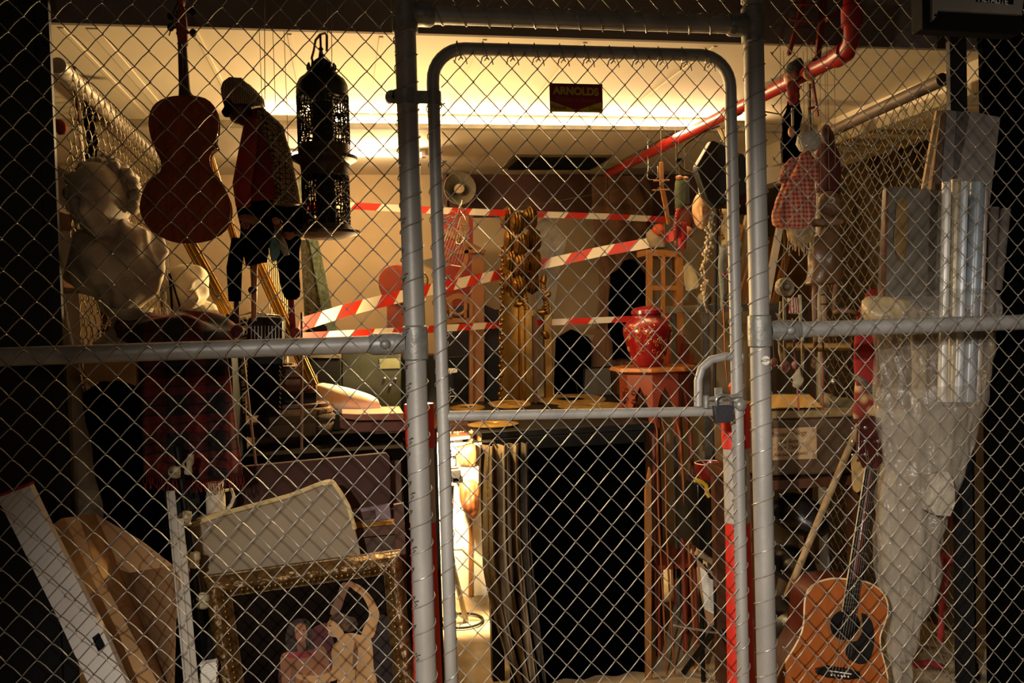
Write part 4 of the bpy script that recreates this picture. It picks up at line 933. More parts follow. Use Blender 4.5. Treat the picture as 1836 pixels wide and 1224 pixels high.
t = thing('red_board', 'dark red panel behind the wooden slanted frame', 'panel', V(815, 500, 2.85))
sprism('panel_face', [(782, 385), (848, 385), (850, foot(850, 2.85)-2), (782, foot(782, 2.85)-2)], 2.85, .03, mat('deep_red_panel', '7A1A10', .6, 0, 5, .3), t)
tag(sprism('purple_cloth', smooth_loop([(796, 560), (845, 545), (888, 555), (895, 600), (895, 980), (894, foot(890, 2.7)-2), (796, foot(796, 2.7)-2), (795, 980), (795, 600)], 2), 2.7, .04, mat('dusky_purple', '1E1822', .85, 0, 10, .4), None), 'dusky purple-black cloth hanging behind the fretwork chair', 'cloth')
t = thing('balloon_back_chair', 'reddish brown wooden chair with a rounded back beside the left gate post', 'chair', V(702, 600, 2.7))
sprism('rounded_back', smooth_loop([(706, 474), (690, 480), (680, 496), (680, 515), (688, 533), (700, 542), (722, 545), (735, 520), (732, 490), (720, 476)], 3), 2.7, .03, redwood, t, bevel=.004)
sprism('back_splat', [(694, 540), (730, 540), (730, foot(730, 2.71)-2), (692, foot(692, 2.71)-2)], 2.71, .03, redwood, t, bevel=.003)
t = thing('round_clock', 'small round clock with cream dial beside the left stile of the gate', 'clock', V(752, 503, 2.4))
c = V(752, 503, 2.4)
MB().lathe(c, [(0, 0), (.044, 0), (.048, .005), (.048, .04), (0, .04)], 30, rotm(-math.pi/2)).build('clock_case', goldtube, t)
MB().lathe(c+Vector((0, -.002, 0)), [(0, 0), (.038, 0), (.038, .002), (0, .002)], 30, rotm(-math.pi/2)).build('dial', plaster, t)
mb = MB()
for i in range(12): mb.box(c+Vector((.031*math.cos(i*math.pi/6), -.006, .031*math.sin(i*math.pi/6))), (.003, .002, .006), rotm(0, -i*math.pi/6+math.pi/2))
mb.build('hour_marks', blackm, t)
MB().tube([c+Vector((0, -.008, 0)), c+Vector((.02, -.008, .015))], .0015, 5).tube([c+Vector((0, -.008, 0)), c+Vector((-.008, -.008, .022))], .0015, 5).build('hands', blackm, t)
# ---- speaker
hs = thing('horn_speaker', 'round grey horn loudspeaker high on the rear wall post', 'loudspeaker', V(824, 338, 3.1))
c = V(824, 338, 3.05); k = m(1, 824, 3.05)
MB().lathe(c, [(28*k, -.02), (29*k, -.015), (26*k, 0), (18*k, .05), (8*k, .10), (6*k, .12)], 40, rotm(-math.pi/2), 1, 1, cap=False).build('horn', mat('horn_grey', '6E6450', .5, 0, 10, .2), hs, solid=.003)
MB().lathe(c, [(0, -.01), (8*k, -.01), (9*k, 0), (9*k, .03), (0, .03)], 24, rotm(-math.pi/2)).lathe(c, [(0, -.014), (4*k, -.014), (4*k, -.01)], 16, rotm(-math.pi/2)).build('horn_core', mat('horn_core', 'A89470', .5), hs)
MB().box(c+Vector((0, .10, 0)), (.03, .09, .03)).build('wall_bracket', blackm, hs)
# ---- chrome wire stand with clef shape
st = thing('wire_music_stand', 'chrome wire music stand with looped ornament, just inside the left stile', 'music stand', V(800, 500, 2.0))
Yw = 2.0; mb = MB()
for i in range(9): mb.tube(PO([(782+i*5.4, 468+i*.8), (806+i*4.2, 405+i*2.4)], Yw), .0016, 6)
mb.tube(PO([(780, 470), (826, 478)], Yw), .003, 6).tube(PO([(804, 402), (842, 428)], Yw), .003, 6)
mb.build('wire_rack', screw, st)
def curl(cx, cy, r, a0, a1, n=18, sq=1): return [(cx+r*(1-.03*i*0)*math.cos(a0+(a1-a0)*i/n), cy+sq*r*math.sin(a0+(a1-a0)*i/n)) for i in range(n+1)]
mb = MB().tube(PO([(829, 358), (828, 366), (824, 372), (826, 380), (832, 388), (836, 400), (834, 425), (826, 438), (818, 436), (816, 422), (822, 404), (826, 390)], Yw-.02), .0035, 8)
mb.tube(PO(curl(808, 396, 9, 0, 5.2), Yw-.02), .0028, 7).tube(PO(curl(818, 408, 12, 1, 6, sq=.7), Yw-.02), .0028, 7).tube(PO(curl(834, 410, 7, -2, 3.5), Yw-.02), .0028, 7).tube(PO(curl(812, 384, 6, -3, 2), Yw-.02), .0025, 7)
mb.tube(PO([(826, 362), (820, 385), (806, 410), (796, 436)], Yw-.01), .0025, 7)
mb.build('looped_ornament', screw, st)
MB().prism(PO([(752, 468), (776, 462), (810, 474), (786, 484)], Yw-.05), (0, .12, 0)).build('ledge', screw, st)
MB().tube([V(790, 480, Yw), V(786, 740, Yw), Vector((V(786, 740, Yw).x, Yw, 0))], .008, 10).build('stem', screw, st)
# ---- barrier tapes
def tape(label, pts, wd, n):
    P = [V(*p) for p in pts]; L = [0]
    for i in range(1, len(P)): L.append(L[-1]+(P[i]-P[i-1]).length)
    def at(s):
        s = max(0, min(L[-1]-1e-6, s))
        for i in range(1, len(P)):
            if s <= L[i]: break
        t = (s-L[i-1])/(L[i]-L[i-1]); return P[i-1].lerp(P[i], t)
    st_ = L[-1]/n; vs = []; fs = []; sh = wd*.9; ws = [p[3] if len(p) > 3 else 1 for p in pts]
    sub_ = 4
    for i in range(n*sub_+1):
        s = st_*i/sub_
        up = Vector((0, 0, wd/2)); vs += [at(s+sh/2)+up, at(s-sh/2)-up]
    for i in range(n*sub_): fs.append((2*i, 2*i+1, 2*i+3, 2*i+2))
    me = bpy.data.meshes.new('barrier_tape'); me.from_pydata(vs, [], fs); me.materials.append(tape_r); me.materials.append(tape_w)
    for i, p in enumerate(me.polygons): p.material_index = (i//sub_) % 2
    o = bpy.data.objects.new('barrier_tape', me); COL.objects.link(o)
    md = o.modifiers.new('t', 'SOLIDIFY'); md.thickness = .0006
    return tag(o, label, 'barrier tape', 'barrier tapes strung across the room')
tape('highest red and white barrier tape, strung level below the horn speaker', [(534, 372, 1.9), (620, 368, 1.95), (780, 377, 2.1), (960, 384, 2.45), (1090, 388, 2.55), (1200, 394, 2.6)], .034, 17)
tape('wide red and white barrier tape slanting up from lower left to upper right', [(532, 584, 1.3), (620, 556, 1.5), (740, 526, 1.8), (900, 491, 2.45), (980, 472, 2.46), (1080, 450, 2.3), (1160, 436, 2.2), (1215, 420, 2.1)], .054, 21)
tape('lowest red and white barrier tape, running level just above the left mid rail', [(538, 604, 1.3), (640, 598, 1.5), (740, 592, 1.8), (900, 582, 2.45), (1000, 577, 2.46), (1120, 572, 2.5), (1222, 568, 2.5)], .034, 19)
tag(MB().tube([V(840, 378, 2.6), V(900, 376, 2.6), V(990, 362, 2.6), V(1110, 340, 2.6)], .0016, 6).build('cord_line', string_m), 'thin cord rising to the right above the highest barrier tape', 'cord')
# ---- bollards
bol_grey = mat('reflective_grey', 'A89E90', .5, 0, 10, .15); bol_red = mat('bollard_red', 'C42A18', .5, 0, 8, .12)
def bollard(xc, Y, label):
    t = thing('bollard', label, 'bollard', (V(xc, 900, Y).x, Y, 0), 'red and grey bollards behind the gate posts')
    k = m(1, xc, Y); c = V(xc, 900, Y); z = lambda y: c.z+(900-y)*k
    def sq(name, y0, y1, w0, w1, mt):
        MB().lathe((c.x, Y, 0), [(w0*k, z(y1)), (w1*k, z(y0))], 28, None, 1, .8).build(name, mt, t, sharp=30, bevel=.002)
    sq('grey_band', 800, 936, 24, 24, bol_grey); sq('red_head', 722, 802, 26, 27, bol_red)
    MB().lathe((c.x, Y, 0), [(26*k, z(1600)), (26*k, z(1240)), (23*k, z(936))], 28, None, 1, .8).build('red_body', bol_red, t)
    MB().tube([(c.x, Y, z(724)), (c.x, Y, z(700)), (c.x, Y, z(690)), (c.x, Y, z(684))], [9*k, 8*k, 12*k, 8*k], 16).build('top_knob', bol_red, t)
    return t
bollard(1322, .16, 'red and grey T-top bollard behind the right stile of the gate')
bollard(757, .20, 'red and grey T-top bollard mostly hidden behind the left gate post')
# ---- lamp stand area at the left of the table
ls = thing('work_lamp', 'dark work lamp on a thin stand with a round wire base behind the left stile', 'lamp', V(830, 1112, 2.1))
fl = atz(828, 1112, .012)
MB().torus(fl, .105, .006, 36, 8, rotm(math.pi/2)).build('ring_base', blackm, ls)
Ys = fl.y
MB().tube([fl+Vector((.02, 0, 0)), V(812, 1010, Ys-.05), V(808, 960, Ys-.05), V(812, 870, Ys-.05)], [.014, .011, .008, .007], 12).build('stem', mat('pewter', '8A7E66', .35, .6), ls)
MB().tube([V(795, 986, Ys-.04), V(828, 984, Ys-.04), V(844, 1000, Ys-.04), V(868, 1020, Ys-.04)], .006, 8).build('arm', mat('pewter', '8A7E66'), ls)
hd = V(812, 848, Ys-.05)
MB().box(hd, (.07, .07, .045)).box(hd+Vector((.02, .0, -.03)), (.05, .06, .03)).build('lamp_head', black_sat, ls, bevel=.004)
MB().lathe(hd+Vector((-.01, 0, .035)), [(.03, 0), (.032, .01), (.028, .05), (.034, .055), (.034, .065), (.0, .065)], 20).build('socket', screw, ls)
mb = MB()
for i in range(8): a = i*math.pi/4; mb.tube([hd+Vector((-.01+.032*math.cos(a), .032*math.sin(a), .09)), hd+Vector((-.01+.03*math.cos(a), .03*math.sin(a), .135))], .002, 5)
mb.build('cage', screw, ls)
drift = mat('orange_driftwood', '7A3E16', .6, 0, 12, .6, .6, 20, pattern='wave', col2='5A2A10')
def knot(out, Y, label):
    o = MB().dome(PO(smooth_loop(out, 3), Y), (0, -.03, 0), (0, .05, 0), 6)
    for i, v in enumerate(o.v): v.y += .018*noise.noise(v*28)
    return tag(o.build('driftwood', drift, None, sharp=180), label, 'driftwood', 'driftwood pieces beside the black table')
knot([(816, 805), (832, 800), (852, 798), (853, 834), (840, 836), (824, 832), (816, 818)], 2.3, 'upper piece of orange driftwood left of the curtain')
knot([(828, 866), (856, 864), (858, 915), (850, 930), (838, 925), (826, 900)], 2.3, 'lower piece of orange driftwood left of the curtain, above the floor lamp arm')
t = thing('ledge_box', 'grey board box between the two driftwood pieces', 'box', V(840, 850, 2.3))
sprism('box_face', [(822, 840), (858, 836), (858, 866), (820, 866)], 2.3, .1, mat('grey_board', '5E563E', .7), t)
sprism('red_ledge', [(804, 785), (842, 781), (842, 786), (804, 790)], 2.2, .14, redwood, None); tag(bpy.data.objects['red_ledge'], 'thin red-brown ledge below the brass plates at the left stile', 'ledge')
mb = MB()
for i in range(7):
    a = V(802+i*5, 756+3*math.sin(i*2), 2.2); mb.torus(a, .010+.002*(i % 2), .003, 14, 6, rotm(i*.6, i*.9))
    mb.tube([a, a+Vector((.006*math.sin(i), 0, -.03)), a+Vector((-.004, .0, -.055))], .0035, 6)
tag(mb.build('gilt_ornament', goldtube, None), 'tangle of gilt curls hanging beside the left stile below the gate mid rail', 'ornament')
t = thing('stand_with_ornament', 'small tangle of black camera fittings left of the brass plates', 'fittings', V(806, 700, 1.9))
MB().prism(PO([(784, 662), (820, 662), (820, 667), (784, 672)], 1.95), (0, .1, 0)).build('white_plate', white_p, t)
MB().prism(PO([(788, 670), (812, 668), (812, 695), (790, 698)], 1.95), (0, .1, 0)).torus(V(806, 704, 1.9), .022, .006, 20, 8).box(V(800, 716, 1.92), (.06, .05, .02)).build('black_body', black_sat, t)
MB().tube(PO([(790, 712), (792, 690), (795, 711), (818, 710)], 1.88), .002, 6).tube([V(796, 716, 1.9), V(798, 830, 1.9)], .006, 8).build('steel_rod', screw, t)
# white board that the work lamp burns out
P = V(828, 1072, 2.46); tag(MB().box((P.x, 2.475, .42), (.30, .02, .84)).build('white_board', white_p, None, bevel=.002), 'white board behind the work lamp, glaring in its light, left of the grey curtain', 'board')
P0, P1 = V(722, 900, 1.15), V(784, 900, 1.15)
tag(MB().box(((P0.x+P1.x)/2, 1.2, .55), (P1.x-P0.x, .24, 1.1)).build('black_cupboard', black_sat, None, bevel=.004), 'tall black cupboard directly behind the left bollard', 'cupboard')  # added to darken the bright gaps between post, bollard and stile
fl_ = thing('flood_lamp', 'lit flood lamp hidden behind the left gate post, shining over the barrier tapes', 'lamp', V(744, 600, 1.2))
c = V(744, 545, 1.16)
MB().lathe((c.x, 1.26, 1.10), [(.04, 0), (.04, .012), (.01, .02), (.008, c.z-1.14)], 16).build('lamp_stand', blackm, fl_)
MB().lathe((c.x, 1.19, c.z), [(.012, .10), (.02, .06), (.034, .02), (.036, 0)], 20, rotm(-math.pi/2), cap=False).build('reflector', black_sat, fl_, solid=.002)
MB().tube([(c.x, 1.26, c.z-.05), (c.x, 1.255, c.z)], .007, 8).build('swivel', blackm, fl_)
# ---- black shapes and laptop behind the plates
t = thing('grey_screen', 'grey laptop-like screen standing behind the brass plates', 'screen', V(1066, 708, 2.55))
sprism('screen_case', [(1047, 659), (1096, 656), (1100, 710), (1044, 712)], 2.54, .012, blackm, t, bevel=.002); sprism('screen_face', [(1050, 662), (1094, 659), (1097, 707), (1047, 709)], 2.537, .004, mat('screen_grey', '4A453C', .4), t)
MB().tube([V(1037, 708, 2.5), V(1034, 690, 2.5), V(1025, 675, 2.5), V(1015, 668, 2.5)], .004, 8).build('gooseneck', black_sat, None); tag(bpy.data.objects['gooseneck'], 'thin black gooseneck microphone left of the grey screen', 'gooseneck')
tag(sprism('dark_chair', smooth_loop([(1000, 606), (1054, 604), (1060, 640), (1060, 800), (1060, foot(1060, 2.75)-2), (1000, foot(1000, 2.75)-2), (1000, 800)], 2), 2.75, .05, black_cloth, None), 'black upholstered chair below the wall, right of the gold uprights', 'chair')
tag(sprism('black_case', [(868, 636), (898, 636), (898, foot(898, 2.68)-2), (800, foot(800, 2.68)-2), (800, 640)], 2.68, .1, black_sat, None, bevel=.004), 'large black case standing behind the brass plates at the left', 'case')
tag(sprism('dark_cabinet', [(720, 640), (784, 636), (784, foot(784, 2.2)-2), (716, foot(716, 2.2)-2)], 2.2, .2, black_sat, None, bevel=.004), 'dark cabinet just behind the left gate post', 'cabinet')
# ---- gnarled brown drape
def bark(u, v):
    a = 2*math.pi*u; x = 1110+6*math.sin(v*5)+8*v; r = (44+7*math.sin(v*7))*1
    c = V(x, 318+v*334, 2.85); c.z = c.z if v < .9 else c.z*(1-(v-.9)*10)+.01*(v-.9)*10; k = m(1, 1110, 2.85)
    f = 1+.16*math.sin(a*7+v*6)+.15*noise.noise(Vector((math.cos(a)*2, math.sin(a)*2, v*7)))
    return Vector((c.x+math.cos(a)*r*k*f, c.y-math.sin(a)*r*k*.45*f, c.z))
tag(MB().grid(bark, 90, 60).build('tree_log', mat('figured_bark', '6A4424', .8, 0, 9, .75, .8, 30, pattern='wave', stretch=(5, 5, 1)), None, sharp=180), 'gnarled brown bark log standing against the rear wall, left of the wooden tower', 'trunk')
tag(loft([(470, 1118, 1140), (490, 1095, 1160), (560, 1090, 1165), (640, 1100, 1170)], 2.7, .5, 30, .03, 10).build('dark_coat', black_cloth, None, sharp=180), 'black coat hanging in front of the bark trunk', 'garment')
# ---- octagonal stand with pierced legs and vase
Yo = 1.56
os_ = thing('octagonal_stand', 'tall octagonal wooden stand with arched, pierced panels carrying the red vase', 'stand', (V(1172, 700, Yo).x, Yo, 0))
c = V(1172, 661, Yo); k = m(1, 1172, Yo)
MB().lathe((c.x, Yo, c.z-4*k), [(72*k, 0), (80*k, 3*k), (78*k, 7*k), (76*k, 9*k)], 8, rotm(0, 0, math.pi/8)).build('octagonal_top', mat('inlaid_wood', '9A5A28', .35, 0, 30, .4), os_, sharp=20)
for i in range(8):
    a0 = math.pi/8+i*math.pi/4; a1 = a0+math.pi/4; A = Vector((math.cos(a0), math.sin(a0), 0))*62*k; B_ = Vector((math.cos(a1), math.sin(a1), 0))*62*k
    o = Vector((c.x, Yo, c.z-4*k)); n_ = ((A+B_)/2).normalized()*.012
    def pt(u, z): return o+A.lerp(B_, u)+Vector((0, 0, -z*k))
    prof = [(0, 0), (1, 0), (1, 110), (.82, 110), (.82, 62), (.68, 40), (.5, 24), (.32, 40), (.18, 62), (.18, 110), (0, 110)]
    MB().prism([pt(u, z) for u, z in prof], -n_).build('arched_panel', redwood, os_, bevel=.001)
    l = [pt(0, 108), pt(0, 200)+A*.03, pt(0, 300)+A*.02, Vector((o.x+A.x*1.05, o.y+A.y*1.05, 0))]
    MB().tube(l, [.010, .009, .009, .012], 8).build('leg', redwood, os_)
mb = MB()
for (x, y) in ((1122, 700), (1136, 704), (1122, 716), (1136, 720)): mb.torus(V(x, y, Yo-.14), .009, .004, 12, 6)
mb.build('pierced_scroll', mat('polished_copper', 'A05A34', .2, .8), os_)
MB().box((c.x+.02, Yo-.02, V(1190, 1000, Yo).z), (.26, .26, .02)).build('lower_shelf', redwood, os_, bevel=.003)
for (a, q, r, lb) in (((1178, 770, 1.2), (1180, 905, 1.2), .004, 'left'), ((1192, 775, 1.2), (1194, 940, 1.2), .0045, 'middle'), ((1218, 775, 1.2), (1236, 1000, 1.2), .007, 'right')):
    A, B_ = V(*a), V(*q); F_ = Vector((B_.x+.02, B_.y, 0))
    tag(MB().tube([A+Vector((-.012, 0, .05)), A, B_, F_], [r*.7, r, r, r], 8).build('copper_rod', mat('copper_pipe', 'B06A3A', .28, .7, 12, .2)), 'thin copper-coloured rod standing right of the black cloth, %s of three' % lb, 'rod')  # copper colour stands for lamplight on thin wood edges
tag(sprism('pale_wood_slat', [(1165, 838), (1168, 850), (1168, foot(1168, 1.17)), (1159, foot(1159, 1.17)), (1158, 880)], 1.17, .02, wood, None), 'pointed pale wooden slat right beside the black cloth', 'slat')
t = thing('low_wooden_stool', 'low brown wooden stool on the floor right of the black cloth', 'stool', V(1190, 1060, 1.9))
zz_ = V(1190, 1003, 1.75).z
P = V(1195, 1003, 1.9); MB().box((P.x, 1.95, P.z), (.26, .26, .05)).build('seat', redwood, t, bevel=.006)
for sx in (-.1, .1):
    for y in (1.86, 2.05): MB().box((P.x+sx, y, P.z/2-.012), (.035, .035, P.z-.026)).build('leg', redwood, t)
vs_ = thing('red_vase', 'lidded red ceramic urn with gold flower pattern on the octagonal stand', 'vase', V(1162, 656, Yo))
c = V(1162, 656, Yo); k = m(1, 1162, Yo); c.z = V(1172, 661, Yo).z+5*k
lac = mat('red_lacquer', '7A0A12', .25, 0, 5, .2, coat=.5)
MB().lathe(c, [(0, 0), (24*k, 0), (26*k, 3*k), (32*k, 20*k), (39*k, 42*k), (43.5*k, 60*k), (43*k, 70*k), (37*k, 80*k), (28*k, 86*k), (25*k, 90*k), (25*k, 95*k)], 44).build('body', lac, vs_, sharp=60)
MB().lathe(c, [(25*k, 92*k), (28*k, 94*k), (28*k, 100*k), (22*k, 105*k), (10*k, 108*k), (0, 108*k)], 40).build('lid', lac, vs_)
rnd = random.Random(3); gl = mat('gold_tracery', 'D0A050', .35, .6)
def vr(h):
    pr_ = [(0, 24), (3, 26), (20, 32), (42, 39), (60, 43.5), (70, 43), (80, 37)]
    for (h0, r0), (h1, r1) in zip(pr_, pr_[1:]):
        if h0 <= h <= h1: return r0+(r1-r0)*(h-h0)/(h1-h0)
mb = MB()
for i in range(46):
    h = rnd.uniform(14, 74); a = rnd.uniform(math.pi*.95, math.pi*1.95); s = rnd.uniform(2.5, 5)
    pts = [c+Vector(((vr(min(79, max(1, h+s*math.sin(t))))+.35)*k*math.cos(a+s/40*math.cos(t)), (vr(min(79, max(1, h+s*math.sin(t))))+.35)*k*math.sin(a+s/40*math.cos(t)), (h+s*math.sin(t))*k)) for t in [j*6.28/9 for j in range(9)]]
    mb.tube(pts, .0009, 4, closed=i % 3 > 0)
mb.build('gold_tracery', gl, vs_)
# ---- wooden tower
Yt = 2.05
tw = thing('wooden_tower', 'light wooden model tower with rectangular openings on a stepped base', 'model', V(1200, 650, Yt))
def bx(x0, y0, x1, y1, Y0, d, name='tower_bar', mt=wood): return sprism(name, [(x0, y0), (x1, y0), (x1, y1), (x0, y1)], Y0, d, mt, tw)
sprism('tower_top', [(1160, 447), (1222, 450), (1224, 462), (1160, 458)], Yt, .16, wood, tw, bevel=.002)
for x0, x1 in ((1160, 1170), (1187, 1193), (1213, 1225)): bx(x0, 456, x1, 600, Yt, .02)
for y0, y1 in ((512, 520), (592, 600)): bx(1160, y0, 1225, y1, Yt+.002, .016)
for x0 in (1160, 1215): bx(x0, 456, x0+9, 600, Yt+.14, .02)
bx(1221, 456, 1225, 600, Yt+.02, .12, 'side_panel'); bx(1160, 512, 1225, 520, Yt+.142, .016)
for i, (y0, y1, a, b2) in enumerate(((600, 617, 1208, 1228), (617, 634, 1204, 1236), (634, 653, 1200, 1244))): bx(a, y0, b2, y1, Yt-.02-.01*i, .12+.02*i, 'base_step', redwood)
bx(1150, 653, 1256, 745, Yt-.06, .3, 'plinth', wood_d)
tag(sprism('parchment', smooth_loop([(1226, 478), (1240, 474), (1254, 510), (1244, 518), (1230, 520)], 2), 1.95, .003, mat('parchment', 'A89A74', .8), None), 'torn piece of parchment hanging right of the wooden tower', 'paper')
# ================================================================== RIGHT SIDE
# ---- shelf unit behind the right stile
sh = thing('metal_shelf', 'grey perforated metal shelf unit behind the right stile of the gate', 'shelf', (V(1300, 560, 1.7).x, 1.7, 0))
steel = mat('shelf_steel', '6A6458', .45, .5, 20, .3)
zs = V(1300, 552, 1.55).z; xa, xb = V(1244, 550, 1.6).x, V(1440, 550, 1.6).x
MB().box(((xa+xb)/2, 1.76, zs), (xb-xa, .42, .035)).build('shelf_board', steel, sh, bevel=.002)
MB().box(((xa+xb)/2, 1.76, .55), (xb-xa, .42, .03)).build('shelf_board', steel, sh, bevel=.002)
for i, x in enumerate((V(1266, 600, 1.55).x, xb-.02)):
    for y in (1.555, 1.965): 
        MB().box((x, y, zs/2-.01), (.032, .006, zs-.02)).box((x+.016, y+.012, zs/2-.01), (.004, .03, zs-.02)).build('upright', steel, sh)
mb = MB()
for i in range(16): mb.lathe((V(1266, 600, 1.55).x, 1.5515, .1+i*.08), [(0, 0), (.004, 0), (.004, .001), (0, .001)], 8, rotm(math.pi/2))
mb.build('rivets', screw, sh)
mb = MB()
tag(MB().ell(V(1263, 536, 1.6), m(13, 1263, 1.6), 24, 16).build('gourd', mat('grey_gourd', '6A6052', .5, 0, 20, .3), None, sharp=180), 'round grey-brown gourd on the metal shelf', 'gourd')
def perf(d, q): return q*(1-.05*(abs(math.sin(d.x*16))*abs(math.sin(d.z*14)) > .55))
gd = thing('speckled_gourd', 'cream speckled oval gourd on the metal shelf, right of the grey one', 'gourd', V(1302, 545, 1.62))
MB().ell(V(1302, 530, 1.62), (m(19), m(14), m(15)), 40, 26).build('gourd_body', mat('cream_gourd', 'C8A870', .5, 0, 20, .2), gd, sharp=180)
mb = MB(); c = V(1302, 530, 1.62)
for i in range(90):
    a = random.uniform(math.pi, 2*math.pi); ph = random.uniform(.3, 2.8)
    mb.ell(c+Vector((m(19)*math.sin(ph)*math.cos(a), m(14)*math.sin(ph)*math.sin(a), m(15)*math.cos(ph))), .0022, 5, 4)
mb.build('dark_spots', blackm, gd)
# frames leaning on the shelf
for i, (x0, x1, y0, y1, mt) in enumerate(((1300, 1330, 400, 545, wood), (1312, 1344, 385, 545, cream), (1326, 1372, 396, 545, wood), (1372, 1404, 386, 545, white_p), (1388, 1418, 440, 545, wood), (1396, 1424, 380, 545, wood_d))):
    Y = 1.72+.035*i
    out = [(x1-6, y0), (x1+4, y0+4), (x0+8, y1), (x0-4, y1)]
    tag(MB().prism([V(out[0][0], out[0][1], Y), V(out[1][0], out[1][1], Y), V(out[2][0], out[2][1], Y-.1), V(out[3][0], out[3][1], Y-.1)], (0, .02, 0)).build('framed_picture', mt, None, bevel=.001),
        ['honey wooden frame edge leaning on the metal shelf, leftmost of the leaning frames', 'cream board leaning on the metal shelf behind the right gate stile', 'honey frame edge leaning behind the right fence post', 'white board leaning just right of the fence post', 'orange wooden frame edge leaning right of the fence post, above the skull-like head', 'dark frame edge leaning behind the gingham doll'][i], 'frame')
t = tag(sprism('gold_moulding', [(1380, 424), (1446, 414), (1452, foot(1452, 1.94, V(1300, 552, 1.55).z+.02)), (1384, foot(1384, 1.94, V(1300, 552, 1.55).z+.02))], 1.94, .02, goldtube, None), 'gold frame corner lying across the leaning frames beside the gingham doll', 'frame')
tag(sprism('white_card', [(1376, 300), (1404, 296), (1402, 322), (1376, 330)], 2.0, .02, white_p, None), 'small white card corner just right of the fence post under the ceiling', 'panel')
# ---- black hanging case with strap and loop
bg = thing('black_case', 'flat black satchel hanging tilted behind the top right of the gate', 'bag', V(1290, 260, 1.2))
sprism('case_body', [(1276, 252), (1281, 252), (1352, 285), (1348, 342), (1284, 373), (1268, 358), (1250, 306), (1250, 296)], 1.2, .05, mat('black_leather', '080706', .55, 0, 30, .2, .1, 60), bg, bevel=.004)
MB().tube(PO([(1300, 258), (1296, 240), (1292, 232), (1300, 228), (1304, 246), (1312, 268)], 1.19), .005, 8).build('strap', mat('tan_strap', 'B89A6A', .6), bg)
tag(MB().tube(PO([(1290, 226), (1262, 236), (1230, 258), (1215, 276), (1214, 290), (1220, 300), (1228, 306), (1240, 310), (1250, 309)], 1.25), .0032, 8).build('cable_loop', black_sat), 'black cable looping from the red pipe to the black satchel', 'cable')
tag(MB().box(V(1218, 287, 1.24), (.03, .02, .014)).build('cable_clip', blackm, None, bevel=.002), 'black clip on the cable loop left of the satchel', 'clip')
tag(MB().tube(PO([(1370, 200), (1400, 205), (1440, 150), (1462, 140), (1480, 150), (1500, 130), (1508, 115)], 1.0), .003, 7).build('drooping_cable', black_sat), 'black cable drooping from the red pipe elbow at the upper right', 'cable')
mb = MB()
for i in range(5): mb.tube([V(1288+i*5, 232+3*(i % 2), 1.22), V(1294+i*4, 244, 1.2), V(1300+i*3, 262, 1.22)], .004, 6)
tag(mb.build('white_twine', white_p), 'bunch of white cord tied at the pipe above the black satchel', 'cord')
tag(MB().tube(PO([(1286, 374), (1284, 470), (1282, 560), (1281, 700), (1280, 850)], 1.3), .007, 8).build('black_pole', black_sat), 'thin black pole standing behind the right gate stile', 'pole')
tag(MB().tube(PO([(1296, 545), (1298, 592), (1299, 630), (1303, 682)], 1.3), .0045, 8).build('copper_rod', mat('copper_pipe', 'B06A3A')), 'thin copper rod hanging below the shelf behind the latch', 'rod')
# ---- face mask with beads
mk_ = thing('face_mask', 'pale painted face mask hanging below the black satchel, lit from the left', 'mask', V(1257, 378, 1.35))
c = V(1258, 378, 1.35); k = m(1, 1258, 1.35)
MB().ell(c, (17*k, 20*k, 33*k), 48, 40, rotm(0, 0, -.35), lambda d, q: Vector(face(d, q, .9)) if d.y < .25 else Vector((q.x, .25*20*k, q.z))).build('mask_face', mat('pale_painted_face', 'CFA070', .4, 0, 12, .15), mk_, sharp=180)
MB().tube(PO([(1254, 345), (1252, 338), (1256, 330), (1258, 320)], 1.35), .0022, 6).build('hanging_string', white_p, mk_)
def curl3(mb, x, y, Y, n, r):
    for i in range(n): mb.ell(V(x+random.uniform(-r, r), y+random.uniform(-3, 3)*1, Y+random.uniform(-.01, .01)), random.uniform(.004, .009), 8, 6)
mb = MB()
for i in range(26): curl3(mb, 1275-.2*i+3*math.sin(i), 376+i*3.2, 1.33, 3, 6)
tag(mb.build('shell_necklace', mat('shell_white', 'D8C8A8', .5, 0, 30, .3), None, sharp=180), 'string of white shells hanging right of the face mask', 'necklace')
mb = MB()
for i in range(14): curl3(mb, 1262+4*math.sin(i*.9), 455+i*5.5, 1.32, 2, 3)
mb.tube(PO([(1266, 450), (1262, 480), (1266, 510), (1262, 540), (1268, 560)], 1.33), .004, 6)
tag(mb.build('lace_ribbon', mat('lace_white', 'D0B890', .8, 0, 60, .4), None, sharp=180), 'white lace ribbon dangling under the shell necklace', 'ribbon')
mb = MB()
for i in range(9): curl3(mb, 1290+3*math.sin(i), 376+i*6, 1.34, 2, 4)
tag(mb.build('bead_string', mat('amber_bead', '8A5A24', .3, 0, 30, .4), None, sharp=180), 'string of amber beads beside the white shells', 'necklace')
